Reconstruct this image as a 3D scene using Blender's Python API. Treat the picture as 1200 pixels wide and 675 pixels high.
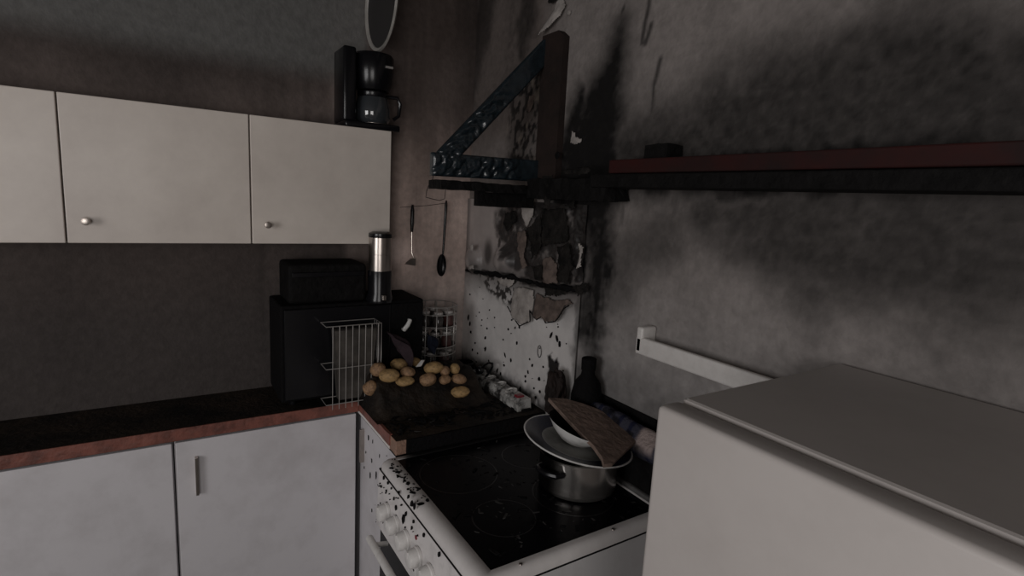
import bpy, bmesh, math, random
import numpy as np
from mathutils import Vector, Matrix
random.seed(7)
for o in list(bpy.data.objects): bpy.data.objects.remove(o)
S = bpy.context.scene
C = S.collection

# ------------------------------------------------------------------ camera
FPX, YAW, PITCH, ROLL = 636.0, math.radians(57.084), math.radians(9.109), math.radians(-3.1)
CAM = np.array([0.0, 0.0, 1.6])
_f = np.array([-math.sin(YAW)*math.cos(PITCH), math.cos(YAW)*math.cos(PITCH), -math.sin(PITCH)])
_r = np.array([math.cos(YAW), math.sin(YAW), 0.0])
_d = np.cross(_f, _r)
_c, _s = math.cos(ROLL), math.sin(ROLL)
AX = np.array([_c*_r + _s*_d, -_s*_r + _c*_d, _f])          # right, down, forward
cam = bpy.data.cameras.new('camera'); co = bpy.data.objects.new('camera', cam); C.objects.link(co)
cam.sensor_width = 36; cam.lens = 36*FPX/1200; cam.clip_start = 0.02
m = Matrix.Identity(4)
for i in range(3):
    m[i][0] = AX[0][i]; m[i][1] = -AX[1][i]; m[i][2] = -AX[2][i]; m[i][3] = CAM[i]
co.matrix_world = m
S.camera = co

# ------------------------------------------------------------------ light
S.view_settings.view_transform = 'Standard'; S.view_settings.look = 'None'
S.view_settings.gamma = 1.0; S.view_settings.use_curve_mapping = False
S.view_settings.exposure = 0.0
w = bpy.data.worlds.new('world'); S.world = w; w.use_nodes = True
w.node_tree.nodes['Background'].inputs[0].default_value = (0.62, 0.7, 0.8, 1)
w.node_tree.nodes['Background'].inputs[1].default_value = 0.25
al = bpy.data.lights.new('window_daylight', 'AREA'); al.shape = 'RECTANGLE'; al.size = 1.5; al.size_y = 1.25
al.energy = 29; al.color = (1.0, 0.975, 0.97)
alo = bpy.data.objects.new('window_daylight', al); C.objects.link(alo)
alo.location = (0.25, -2.52, 1.55); alo.rotation_euler = (math.radians(90), 0, 0)      # shines towards +y

al2 = bpy.data.lights.new('side_fill_light', 'AREA'); al2.shape = 'RECTANGLE'; al2.size = 1.1; al2.size_y = 1.15  # added fill for the left wall and stove side, no known source
al2.energy = 15.5; al2.color = (1.0, 0.95, 0.92)
al2o = bpy.data.objects.new('side_fill_light', al2); C.objects.link(al2o)
al2o.location = (1.54, -.85, 1.5); al2o.rotation_euler = (math.radians(90), 0, math.radians(90))   # shines towards -x

# ------------------------------------------------------------------ picture measurements -> points of the place
WY, WX = 1.08, -2.03            # back wall plane, left wall plane
CT, HOB = 0.895, 0.85           # worktop height, hob height
def ray(x, y): return AX.T @ np.array([(x-600)/FPX, (y-337.5)/FPX, 1.0])
def on_y(x, y, Y=WY): d = ray(x, y); return CAM + d*(Y/d[1])
def on_x(x, y, X=WX): d = ray(x, y); return CAM + d*(X/d[0])
def on_z(x, y, Z): d = ray(x, y); return CAM + d*((Z-1.6)/d[2])

# ------------------------------------------------------------------ noise
def _h(i, j, s):
    n = (i.astype(np.int64)*374761393 + j.astype(np.int64)*668265263 + s*1442695041) & 0x7fffffff
    n = ((n ^ (n >> 13))*1274126177) & 0x7fffffff
    return ((n ^ (n >> 16)) & 0xffff)/65535.0
def vn(x, y, s=0):
    x = np.asarray(x, float); y = np.asarray(y, float)
    i = np.floor(x); j = np.floor(y); u = x-i; v = y-j; u = u*u*(3-2*u); v = v*v*(3-2*v)
    return (_h(i, j, s)*(1-u)+_h(i+1, j, s)*u)*(1-v)+(_h(i, j+1, s)*(1-u)+_h(i+1, j+1, s)*u)*v
def fbm(x, y, s=0, o=4):
    t = 0; a = .5; k = 1.0; n = 0
    for q in range(o): t = t+a*vn(x*k, y*k, s+q*17); n += a; a *= .5; k *= 2.03
    return t/n
def sst(a, b, x): t = np.clip((x-a)/(b-a), 0, 1); return t*t*(3-2*t)
def segdist(x, z, a, b):
    ax, az = a; bx, bz = b; dx, dz = bx-ax, bz-az
    t = np.clip(((x-ax)*dx+(z-az)*dz)/(dx*dx+dz*dz+1e-12), 0, 1)
    return np.hypot(x-ax-t*dx, z-az-t*dz), t
def polysd(x, z, P):
    d = np.full(np.shape(x), 9.0); ins = np.zeros(np.shape(x), bool)
    for k in range(len(P)):
        a, b = P[k], P[(k+1) % len(P)]
        d = np.minimum(d, segdist(x, z, a, b)[0])
        c = ((a[1] > z) != (b[1] > z)) & (x < (b[0]-a[0])*(z-a[1])/((b[1]-a[1]) or 1e-9)+a[0])
        ins ^= c
    return np.where(ins, -d, d)

# ------------------------------------------------------------------ materials
def mat(name, col, rough=.6, metal=0.0, grime=0.0, gscale=8.0, gcol=(.012, .011, .011), bump=0.0, bscale=60.0, vcol=False, coat=0.0, spec=.5, thr=.5, wid=.15, trans=0.0, alpha=1.0, var=0.0, varscale=30.0):
    M = bpy.data.materials.new(name); M.use_nodes = True
    nt = M.node_tree; N = nt.nodes; L = nt.links; b = N['Principled BSDF']
    b.inputs['Roughness'].default_value = rough; b.inputs['Metallic'].default_value = metal
    b.inputs['Coat Weight'].default_value = coat; b.inputs['Specular IOR Level'].default_value = spec
    b.inputs['Transmission Weight'].default_value = trans; b.inputs['Alpha'].default_value = alpha
    tc = N.new('ShaderNodeTexCoord')
    if vcol:
        a = N.new('ShaderNodeAttribute'); a.attribute_name = 'stain_shade'; out = a.outputs['Color']
    else:
        r = N.new('ShaderNodeRGB'); r.outputs[0].default_value = (*col, 1); out = r.outputs[0]
    if var:
        n = N.new('ShaderNodeTexNoise'); n.inputs['Scale'].default_value = varscale; n.inputs['Detail'].default_value = 5
        L.new(tc.outputs['Object'], n.inputs['Vector'])
        mr = N.new('ShaderNodeMapRange'); mr.inputs[1].default_value = .25; mr.inputs[2].default_value = .75
        mr.inputs[3].default_value = 1-var; mr.inputs[4].default_value = 1+var
        L.new(n.outputs[0], mr.inputs[0])
        mx = N.new('ShaderNodeMix'); mx.data_type = 'RGBA'; mx.blend_type = 'MULTIPLY'; mx.inputs[0].default_value = 1
        L.new(out, mx.inputs[6]); L.new(mr.outputs[0], mx.inputs[7]); out = mx.outputs[2]
    if grime:
        n = N.new('ShaderNodeTexNoise'); n.inputs['Scale'].default_value = gscale; n.inputs['Detail'].default_value = 8; n.inputs['Roughness'].default_value = .65
        L.new(tc.outputs['Object'], n.inputs['Vector'])
        mr = N.new('ShaderNodeMapRange'); mr.inputs[1].default_value = thr-wid; mr.inputs[2].default_value = thr+wid
        mr.inputs[3].default_value = 0; mr.inputs[4].default_value = grime
        L.new(n.outputs[0], mr.inputs[0])
        mx = N.new('ShaderNodeMix'); mx.data_type = 'RGBA'; L.new(mr.outputs[0], mx.inputs[0])
        L.new(out, mx.inputs[6]); mx.inputs[7].default_value = (*gcol, 1); out = mx.outputs[2]
    L.new(out, b.inputs['Base Color'])
    if bump:
        n = N.new('ShaderNodeTexNoise'); n.inputs['Scale'].default_value = bscale; n.inputs['Detail'].default_value = 6
        L.new(tc.outputs['Object'], n.inputs['Vector'])
        bp = N.new('ShaderNodeBump'); bp.inputs['Strength'].default_value = bump; bp.inputs['Distance'].default_value = .01
        L.new(n.outputs[0], bp.inputs['Height']); L.new(bp.outputs[0], b.inputs['Normal'])
    return M
MT = {
 'stain_wall': mat('sooted wall plaster', (1, 1, 1), .8, vcol=True, bump=.25, bscale=90, var=.16, varscale=45, spec=.15),
 'stain_panel': mat('sooted splashback paint', (1, 1, 1), .38, vcol=True, bump=.12, bscale=50, var=.08, spec=.45),
 'pale': mat('pale unburnt wall paint', (.36, .34, .32), .8),
 'dim_ceiling': mat('ceiling paint darkened against bounce', (.10, .092, .086), .9, grime=.5, gscale=2),  # unseen ceiling, tone lowered to reduce bounced light
 'floor': mat('dark floor covering', (.10, .09, .085), .6, grime=.6),
 'enamel': mat('white stove enamel', (.74, .71, .70), .35, grime=.35, gscale=14, thr=.62, wid=.12, gcol=(.10, .085, .08)),
 'enamel_side': mat('white stove side sheet', (.62, .61, .61), .45, grime=.25, gscale=9, thr=.6, gcol=(.16, .15, .14)),
 'pot_v': mat('steel with soot', (1, 1, 1), .2, metal=.92, vcol=True, var=.06),
 'sooty_enamel': mat('sooty enamel', (.13, .125, .12), .6, grime=.7, gscale=14),
 'enamel_v': mat('white stove enamel with soot', (1, 1, 1), .4, vcol=True, var=.06),
 'knob': mat('white knob plastic', (.72, .70, .68), .4, grime=.3, gscale=40, thr=.62, gcol=(.2, .18, .16)),
 'white': mat('white cabinet laminate', (.68, .66, .68), .5, grime=.3, gscale=6, thr=.6, gcol=(.25, .22, .21)),
 'fridge': mat('white fridge lacquer', (.56, .52, .495), .45, grime=.25, gscale=5, thr=.6, gcol=(.3, .26, .24)),
 'rail': mat('white rail plastic', (.8, .77, .74), .4, grime=.3, gscale=30, thr=.62, gcol=(.4, .36, .33)),
 'cabinet': mat('pale grey-beige cabinet laminate', (.80, .73, .66), .35, grime=.5, gscale=3.5, thr=.52, wid=.25, gcol=(.36, .30, .27)),
 'black_glass': mat('black ceramic hob glass', (.0028, .0028, .004), .25, grime=.25, gscale=12, thr=.55, gcol=(.008, .008, .009), spec=.08, bump=.03, bscale=30),
 'black': mat('black plastic', (.006, .006, .0075), .22, spec=.4),
 'matt_black': mat('black soot', (.006, .0055, .006), .85, bump=.5, bscale=80, spec=.12),
 'char': mat('charred wood', (.0055, .005, .005), .75, bump=.5, bscale=60, var=.5, spec=.15),
 'blister': mat('blistered blue black char', (.012, .019, .024), .26, spec=.75, var=.4, varscale=50, coat=.25),
 'scorched': mat('scorched brown wood', (.034, .023, .020), .7, grime=.85, gscale=9, thr=.5, wid=.2, bump=.3, spec=.15),
 'red_wood': mat('scorched red painted plank', (.042, .009, .008), .6, grime=.85, gscale=9, thr=.48, wid=.2, spec=.15),
 'edge_red': mat('red brown worktop edging', (.24, .085, .062), .5, grime=.55, gscale=22, thr=.55, wid=.12, bump=.3),
 'chip': mat('bare chipboard', (.36, .22, .16), .8, grime=.4, gscale=60, thr=.55, bump=.5, bscale=150),
 'worktop': mat('soot covered worktop', (.042, .030, .022), .6, grime=.95, gscale=7, thr=.47, wid=.16, gcol=(.006, .006, .006), bump=.6, bscale=70, spec=.2),
 'steel': mat('brushed steel', (.52, .47, .43), .28, metal=1, var=.1, varscale=20),
 'pot_steel': mat('sooted pot steel', (.66, .63, .60), .3, metal=.85, grime=.3, gscale=7, thr=.6, wid=.1),
 'chrome': mat('dull chrome wire', (.46, .44, .42), .35, metal=.55),
 'dark_metal': mat('dark wire', (.03, .03, .03), .4, metal=.8),
 'ceramic': mat('white ceramic', (.74, .73, .71), .18, grime=.6, gscale=10, thr=.6, wid=.12, gcol=(.04, .035, .03)),
 'plate_well': mat('sooty plate glaze', (.30, .30, .285), .2, grime=.6, gscale=12, thr=.55, wid=.12, gcol=(.05, .045, .04)),
 'blue_rim': mat('blue glazed rim', (.022, .028, .060), .2, grime=.75, gscale=16, thr=.5, wid=.1, gcol=(.015, .014, .018)),
 'board': mat('scorched brown board', (.27, .195, .16), .8, grime=.75, gscale=38, thr=.54, wid=.16, gcol=(.075, .055, .047), bump=.5, bscale=60, spec=.2),
 'paper': mat('scorched paper', (.36, .29, .26), .9, grime=.8, gscale=18, thr=.56, wid=.18, gcol=(.05, .04, .036), bump=.4, bscale=60),
 'paper_pale': mat('pale torn wallpaper', (.42, .385, .36), .9, grime=.7, gscale=20, thr=.58, wid=.2, gcol=(.05, .04, .036), bump=.3),
 'paper_brown': mat('browned torn wallpaper', (.19, .145, .125), .9, grime=.85, gscale=26, thr=.53, wid=.2, gcol=(.02, .017, .016), bump=.4, spec=.2),
 'paper_dark': mat('smoke blackened wallpaper', (.026, .023, .021), .9, grime=.9, gscale=26, thr=.48, wid=.16, gcol=(.005, .005, .005), bump=.6, bscale=80, spec=.12),
 'towel': mat('dark blue striped towel', (1, 1, 1), .95, vcol=True, bump=.6, bscale=120, spec=.1),
 'cloth': mat('burgundy grey cloth', (.055, .038, .045), .95, grime=.5, gscale=12, bump=.5, spec=.1),
 'blue_cloth': mat('blue cloth', (.016, .020, .036), .95, grime=.5, bump=.5, spec=.1),
 'potato': mat('potato skin', (.40, .255, .110), .65, grime=.85, gscale=2.2, thr=.60, wid=.12, gcol=(.07, .045, .025), bump=.25, var=.3, varscale=3),
 'potato_pink': mat('reddish potato skin', (.36, .215, .115), .65, grime=.85, gscale=2.6, thr=.58, wid=.12, gcol=(.07, .042, .03), bump=.25, var=.3, varscale=3),
 'strip': mat('white strip plastic under soot', (.50, .49, .47), .45, grime=.97, gscale=16, thr=.50, wid=.07),
 'hole': mat('socket hollow', (.01, .01, .01), .6),
 'red_lamp': mat('red switch', (.20, .02, .03), .3),
 'glass': mat('smoked jar glass', (.05, .043, .04), .2, grime=.5, gscale=30),
 'lid': mat('pale jar lid', (.50, .47, .45), .3, grime=.3, gscale=30, thr=.6),
 'spice': mat('reddish spice', (.085, .03, .026), .5, grime=.5, gscale=30),
 'carafe': mat('smoky carafe glass', (.04, .045, .05), .06, spec=.9, coat=.5),
 'tray': mat('dark tray enamel', (.03, .028, .028), .5),
 'tray_rim': mat('pale tray rim', (.42, .40, .37), .4, grime=.4, gscale=10),
 'pane': mat('window pane', (.9, .93, .95), .02, trans=1.0),
 'pvc': mat('white window plastic', (.75, .75, .74), .4),
}

# ------------------------------------------------------------------ mesh helpers
def link(name, me, m=None, parent=None, smooth=False):
    o = bpy.data.objects.new(name, me); C.objects.link(o)
    if m is not None and not me.materials: me.materials.append(MT[m] if isinstance(m, str) else m)
    if parent is not None: o.parent = parent; o.matrix_parent_inverse = Matrix.Translation(parent.location).inverted() if parent.rotation_euler == parent.rotation_euler else Matrix()
    if smooth: me.polygons.foreach_set('use_smooth', [True]*len(me.polygons))
    return o
def pyd(name, v, f, m=None, parent=None, smooth=False):
    me = bpy.data.meshes.new(name); me.from_pydata([tuple(map(float, p)) for p in v], [], [tuple(map(int, q)) for q in f]); me.update()
    return link(name, me, m, parent, smooth)
def bmo(name, bm, m=None, parent=None, smooth=False):
    bmesh.ops.recalc_face_normals(bm, faces=bm.faces)
    if smooth:
        for ed in bm.edges:
            if len(ed.link_faces) == 2 and ed.calc_face_angle(0) > math.radians(38): ed.smooth = False
    me = bpy.data.meshes.new(name); bm.to_mesh(me); bm.free()
    return link(name, me, m, parent, smooth)
def bbox(bm, a, b, bev=0.0, seg=2):
    r = bmesh.ops.create_cube(bm, size=1)
    vs = r['verts']
    for v in vs: v.co = Vector([(a[i]+b[i])/2 + v.co[i]*(b[i]-a[i]) for i in range(3)])
    if bev:
        es = list({e for v in vs for e in v.link_edges})
        bmesh.ops.bevel(bm, geom=es, offset=bev, segments=seg, affect='EDGES', profile=.5)
    return bm
def box(name, a, b, m, parent=None, bev=.0, seg=2, smooth=False):
    return bmo(name, bbox(bmesh.new(), a, b, bev, seg), m, parent, smooth)
def bmtube(bm, pts, rad, n=8, cap=True):
    P = [Vector(p) for p in pts]; rr = rad if isinstance(rad, (list, tuple)) else [rad]*len(P)
    rings = []; up = None
    for i, p in enumerate(P):
        t = (P[min(i+1, len(P)-1)]-P[max(i-1, 0)]).normalized()
        if up is None:
            up = t.cross(Vector((0, 0, 1)) if abs(t.z) < .9 else Vector((1, 0, 0))).normalized()
        up = (up-t*up.dot(t)).normalized(); s = t.cross(up)
        rings.append([bm.verts.new(p+(up*math.cos(a)+s*math.sin(a))*rr[i]) for a in [2*math.pi*k/n for k in range(n)]])
    for a, b in zip(rings, rings[1:]):
        for k in range(n): bm.faces.new((a[k], a[(k+1) % n], b[(k+1) % n], b[k]))
    if cap: bm.faces.new(rings[0][::-1]); bm.faces.new(rings[-1])
    return bm
def tube(name, pts, rad, m, parent=None, n=8): return bmo(name, bmtube(bmesh.new(), pts, rad, n), m, parent, True)
def bmlathe(bm, prof, c=(0, 0, 0), n=40, R=None):
    c = Vector(c); rings = []
    for r, z in prof:
        if r < 1e-6:
            p = Vector((0, 0, z)); rings.append([bm.verts.new(c+(R @ p if R else p))])
        else:
            q = []
            for k in range(n):
                p = Vector((r*math.cos(2*math.pi*k/n), r*math.sin(2*math.pi*k/n), z)); q.append(bm.verts.new(c+(R @ p if R else p)))
            rings.append(q)
    for a, b in zip(rings, rings[1:]):
        for k in range(n):
            if len(a) == 1 and len(b) == 1: continue
            if len(a) == 1: bm.faces.new((a[0], b[(k+1) % n], b[k]))
            elif len(b) == 1: bm.faces.new((a[k], a[(k+1) % n], b[0]))
            else: bm.faces.new((a[k], a[(k+1) % n], b[(k+1) % n], b[k]))
    return bm
def lathe(name, prof, c, m, parent=None, n=40, R=None, smooth=True): return bmo(name, bmlathe(bmesh.new(), prof, c, n, R), m, parent, smooth)
def prism(name, poly, ex, m, parent=None):
    """closed polygon of 3-D points pushed along ex"""
    bm = bmesh.new(); ex = Vector(ex)
    a = [bm.verts.new(Vector(p)) for p in poly]; b = [bm.verts.new(Vector(p)+ex) for p in poly]
    bm.faces.new(a); bm.faces.new(b[::-1]); n = len(a)
    for k in range(n): bm.faces.new((a[k], b[k], b[(k+1) % n], a[(k+1) % n]))
    return bmo(name, bm, m, parent)
def set_col(o, cols):
    at = o.data.color_attributes.new('stain_shade', 'FLOAT_COLOR', 'POINT')
    buf = np.ones((len(o.data.vertices), 4), np.float32); buf[:, :3] = cols; at.data.foreach_set('color', buf.ravel())
def thing(name, label, cat, loc=(0, 0, 0), group=None):
    o = bpy.data.objects.new(name, None); C.objects.link(o); o.location = loc; o.empty_display_size = .05
    return tag(o, label, cat, group)
def tag(o, label, cat, group=None):
    o['label'] = label; o['category'] = cat
    if group: o['group'] = group
    return o
def struct(o, label=None):
    o['kind'] = 'structure'
    if label: o['label'] = label
    return o
def stuff(o): o['kind'] = 'stuff'; return o
def gridmesh(name, U, V, fn, m, parent=None, smooth=True):
    u, v = np.meshgrid(U, V); P = fn(u, v).reshape(-1, 3); nu, nv = len(U), len(V)
    i = np.arange(nu*nv).reshape(nv, nu)
    f = np.stack([i[:-1, :-1], i[:-1, 1:], i[1:, 1:], i[1:, :-1]], -1).reshape(-1, 4)
    me = bpy.data.meshes.new(name)
    me.vertices.add(len(P)); me.vertices.foreach_set('co', P.astype(np.float32).ravel())
    me.loops.add(f.size); me.loops.foreach_set('vertex_index', f.ravel().astype(np.int32))
    me.polygons.add(len(f)); me.polygons.foreach_set('loop_start', np.arange(0, f.size, 4, dtype=np.int32))
    me.update(calc_edges=True); me.validate()
    return link(name, me, m, parent, smooth)
def lines(a, b, step): return np.linspace(a, b, max(2, int(round((b-a)/step))+1))
def mix(a, b, t): return a*(1-t)[..., None] + np.array(b)*t[..., None] if np.ndim(a) > 1 else np.array(a)*(1-t)[..., None] + np.array(b)*t[..., None]

# crops of the measured picture used below: corner, units per crop unit
def K(ox, oy, s): return lambda pts: [tuple(on_y(ox+x*s, oy+y*s)[[0, 2]]) for x, y in pts]
k5 = K(540, 230, 160/675)
k2 = K(600, 0, 175/695)
kp = K(0, 0, 1)

# ------------------------------------------------------------------ room
box('floor', (-2.2, -2.8, -.08), (1.8, 1.25, 0), 'floor'); struct(bpy.data.objects['floor'], 'dark kitchen floor in front of the stove')
struct(box('ceiling', (-2.2, -2.8, 2.6), (1.8, 1.25, 2.7), 'dim_ceiling'), 'kitchen ceiling darkened to cut bounce light')  # out of view; dark colour chosen to weaken light from above
bm = bmesh.new()
for a, b in [((1.6, -2.7, 0), (1.75, -1.45, 2.6)), ((1.6, -.25, 0), (1.75, 1.08, 2.6)), ((1.6, -1.45, 0), (1.75, -.25, .9)), ((1.6, -1.45, 2.1), (1.75, -.25, 2.6))]: bbox(bm, a, b)
struct(bmo('wall_right', bm, 'pale'), 'pale unburnt wall right of the fridge')
win = bpy.data.objects.new('fill_window', None); C.objects.link(win); win.location = (1.67, -.85, .9); struct(win, 'added side window for the fill light, right of the fridge')  # unseen window, added to go with the side fill light
bm = bmesh.new()
for a, b in [((1.64, -1.45, .9), (1.71, -1.38, 2.1)), ((1.64, -.32, .9), (1.71, -.25, 2.1)), ((1.64, -1.38, .9), (1.71, -.32, .97)), ((1.64, -1.38, 2.03), (1.71, -.32, 2.1))]: bbox(bm, a, b)
bmo('frame', bm, 'pvc', win); box('pane', (1.672, -1.38, .97), (1.677, -.32, 2.03), 'pane', win)
bm = bmesh.new()
for a, b in [((-2.03, -2.7, 0), (-.55, -2.55, 2.6)), ((1.05, -2.7, 0), (1.6, -2.55, 2.6)), ((-.55, -2.7, 0), (1.05, -2.55, .9)), ((-.55, -2.7, 2.2), (1.05, -2.55, 2.6))]: bbox(bm, a, b)
struct(bmo('wall_front', bm, 'pale'), 'pale wall with the window, facing the stove')
win = bpy.data.objects.new('window_1', None); C.objects.link(win); win.location = (.25, -2.62, .9); struct(win, 'white framed window facing the stove')
bm = bmesh.new()
for a, b in [((-.55, -2.66, .9), (-.48, -2.59, 2.2)), ((.98, -2.66, .9), (1.05, -2.59, 2.2)), ((-.48, -2.66, .9), (.98, -2.59, .97)), ((-.48, -2.66, 2.13), (.98, -2.59, 2.2)), ((.22, -2.655, .97), (.28, -2.595, 2.13))]: bbox(bm, a, b)
bmo('frame', bm, 'pvc', win)
box('pane', (-.48, -2.63, .97), (.22, -2.625, 2.13), 'pane', win); box('pane', (.28, -2.63, .97), (.98, -2.625, 2.13), 'pane', win)

# back wall: colours of plaster and soot, plus some shade painted in
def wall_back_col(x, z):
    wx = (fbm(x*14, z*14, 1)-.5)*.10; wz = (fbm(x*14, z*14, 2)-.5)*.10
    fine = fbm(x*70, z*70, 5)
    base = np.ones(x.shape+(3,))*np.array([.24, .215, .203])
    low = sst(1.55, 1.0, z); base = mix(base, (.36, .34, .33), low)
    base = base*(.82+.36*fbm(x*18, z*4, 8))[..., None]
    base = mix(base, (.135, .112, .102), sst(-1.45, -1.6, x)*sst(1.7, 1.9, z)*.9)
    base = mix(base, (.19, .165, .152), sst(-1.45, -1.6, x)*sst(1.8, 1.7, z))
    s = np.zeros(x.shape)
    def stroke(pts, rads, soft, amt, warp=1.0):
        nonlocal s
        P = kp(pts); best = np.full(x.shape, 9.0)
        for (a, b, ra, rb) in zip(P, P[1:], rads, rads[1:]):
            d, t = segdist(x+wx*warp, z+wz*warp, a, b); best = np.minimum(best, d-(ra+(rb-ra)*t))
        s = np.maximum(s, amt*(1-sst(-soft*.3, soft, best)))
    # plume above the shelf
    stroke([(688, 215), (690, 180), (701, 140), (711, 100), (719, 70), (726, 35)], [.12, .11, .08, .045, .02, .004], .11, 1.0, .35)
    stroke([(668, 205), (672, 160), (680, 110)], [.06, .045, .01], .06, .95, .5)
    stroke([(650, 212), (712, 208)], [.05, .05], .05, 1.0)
    stroke([(700, 212), (800, 206), (900, 200), (1100, 190)], [.035, .03, .04, .05], .10, .9)  # shade under the shelf painted in here, along with soot
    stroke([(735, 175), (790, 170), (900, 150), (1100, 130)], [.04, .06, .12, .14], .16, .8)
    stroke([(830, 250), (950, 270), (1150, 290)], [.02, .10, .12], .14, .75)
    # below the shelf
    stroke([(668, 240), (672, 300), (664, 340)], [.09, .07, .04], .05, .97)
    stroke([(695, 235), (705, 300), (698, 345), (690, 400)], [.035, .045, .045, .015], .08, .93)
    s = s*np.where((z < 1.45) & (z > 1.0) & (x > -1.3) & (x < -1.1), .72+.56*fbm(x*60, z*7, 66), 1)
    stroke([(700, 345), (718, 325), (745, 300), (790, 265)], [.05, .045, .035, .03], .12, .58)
    stroke([(700, 450), (745, 470), (800, 500)], [.02, .03, .03], .10, .4)  # shading of the lower right wall, painted into its colour
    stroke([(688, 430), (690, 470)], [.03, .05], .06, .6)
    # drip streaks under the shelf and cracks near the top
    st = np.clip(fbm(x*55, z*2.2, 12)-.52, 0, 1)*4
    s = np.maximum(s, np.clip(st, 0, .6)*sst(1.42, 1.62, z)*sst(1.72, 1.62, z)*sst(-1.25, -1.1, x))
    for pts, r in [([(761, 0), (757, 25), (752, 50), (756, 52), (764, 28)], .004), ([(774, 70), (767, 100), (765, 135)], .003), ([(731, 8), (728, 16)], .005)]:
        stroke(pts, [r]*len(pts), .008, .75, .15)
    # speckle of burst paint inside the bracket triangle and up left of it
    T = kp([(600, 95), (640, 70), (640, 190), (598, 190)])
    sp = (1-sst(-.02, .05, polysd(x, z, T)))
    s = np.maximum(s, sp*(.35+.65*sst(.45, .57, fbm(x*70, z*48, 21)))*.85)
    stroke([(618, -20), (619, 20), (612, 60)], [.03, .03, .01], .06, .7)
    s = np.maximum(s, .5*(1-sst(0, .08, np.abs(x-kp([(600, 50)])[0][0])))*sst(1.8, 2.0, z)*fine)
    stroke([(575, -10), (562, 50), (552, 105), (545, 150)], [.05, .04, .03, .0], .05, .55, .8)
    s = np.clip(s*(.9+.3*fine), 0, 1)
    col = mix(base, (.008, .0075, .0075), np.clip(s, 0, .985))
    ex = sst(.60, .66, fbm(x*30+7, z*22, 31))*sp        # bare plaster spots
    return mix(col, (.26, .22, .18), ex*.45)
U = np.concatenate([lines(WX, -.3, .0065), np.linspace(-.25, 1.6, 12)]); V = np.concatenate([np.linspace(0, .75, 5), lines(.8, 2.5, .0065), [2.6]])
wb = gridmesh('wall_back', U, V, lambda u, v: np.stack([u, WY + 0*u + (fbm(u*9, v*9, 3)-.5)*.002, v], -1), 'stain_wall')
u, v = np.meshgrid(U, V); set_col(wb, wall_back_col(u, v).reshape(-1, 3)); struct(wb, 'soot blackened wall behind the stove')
# left wall
def wall_left_col(y, z):
    base = np.ones(y.shape+(3,))*np.array([.60, .475, .425])
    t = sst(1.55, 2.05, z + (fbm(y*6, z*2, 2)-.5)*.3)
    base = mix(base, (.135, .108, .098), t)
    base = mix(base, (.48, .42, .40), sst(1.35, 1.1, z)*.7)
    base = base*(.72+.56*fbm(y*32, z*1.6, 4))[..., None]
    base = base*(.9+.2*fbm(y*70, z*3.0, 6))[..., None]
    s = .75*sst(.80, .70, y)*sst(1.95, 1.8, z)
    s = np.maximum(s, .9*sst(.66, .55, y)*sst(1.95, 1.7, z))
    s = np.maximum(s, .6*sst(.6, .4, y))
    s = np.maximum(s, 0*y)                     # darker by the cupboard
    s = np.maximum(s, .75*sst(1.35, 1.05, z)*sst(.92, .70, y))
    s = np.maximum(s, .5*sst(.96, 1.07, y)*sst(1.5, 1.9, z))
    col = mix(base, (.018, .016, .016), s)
    g = sst(.66, .62, y)*sst(1.95, 2.05, z)
    return mix(col, (.17, .17, .165), g*.8)
Uy = np.concatenate([np.linspace(-2.7, .2, 20), lines(.25, WY+.012, .0075)]); V2 = np.concatenate([np.linspace(0, .75, 5), lines(.8, 2.6, .0085)])
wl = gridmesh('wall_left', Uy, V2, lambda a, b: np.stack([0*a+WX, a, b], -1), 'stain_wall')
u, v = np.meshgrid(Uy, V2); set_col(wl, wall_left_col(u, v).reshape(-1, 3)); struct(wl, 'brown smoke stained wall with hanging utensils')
for q in range(1): wl.data.flip_normals()

# ------------------------------------------------------------------ torn pieces, flecks
def flap(name, P, m, parent, base=WY, out=.004, curl=.02, up=True, step=.005, thick=.0016, jag=.006, seed=0):
    """irregular torn sheet standing off the back wall, curling away towards its lower edge"""
    P = np.array(P); x0, z0 = P.min(0)-.01; x1, z1 = P.max(0)+.01
    U, V = lines(x0, x1, step), lines(z0, z1, step); u, v = np.meshgrid(U, V)
    sd = polysd(u, v, [tuple(p) for p in P]) + (fbm(u*60, v*60, seed)-.5)*2*jag + (fbm(u*22, v*22, seed+7)-.5)*2.4*jag
    ins = sd < 0
    t = (z1-v)/(z1-z0) if up else (v-z0)/(z1-z0)
    yy = base - out - curl*t**2.2 - .35*curl*np.sqrt(np.clip(-sd/.03, 0, 1)) - (fbm(u*25, v*25, seed+3)-.5)*.012
    idx = {}; vs = []; fs = []
    for j in range(len(V)-1):
        for i in range(len(U)-1):
            if ins[j, i] and ins[j+1, i] and ins[j, i+1] and ins[j+1, i+1]:
                q = []
                for jj, ii in ((j, i), (j, i+1), (j+1, i+1), (j+1, i)):
                    if (jj, ii) not in idx: idx[(jj, ii)] = len(vs); vs.append((u[jj, ii], yy[jj, ii], v[jj, ii]))
                    q.append(idx[(jj, ii)])
                fs.append(q)
    if not fs: return None
    o = pyd(name, vs, fs, m, parent, True)
    md = o.modifiers.new('sheet', 'SOLIDIFY'); md.thickness = thick; md.offset = 0
    return o
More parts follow.
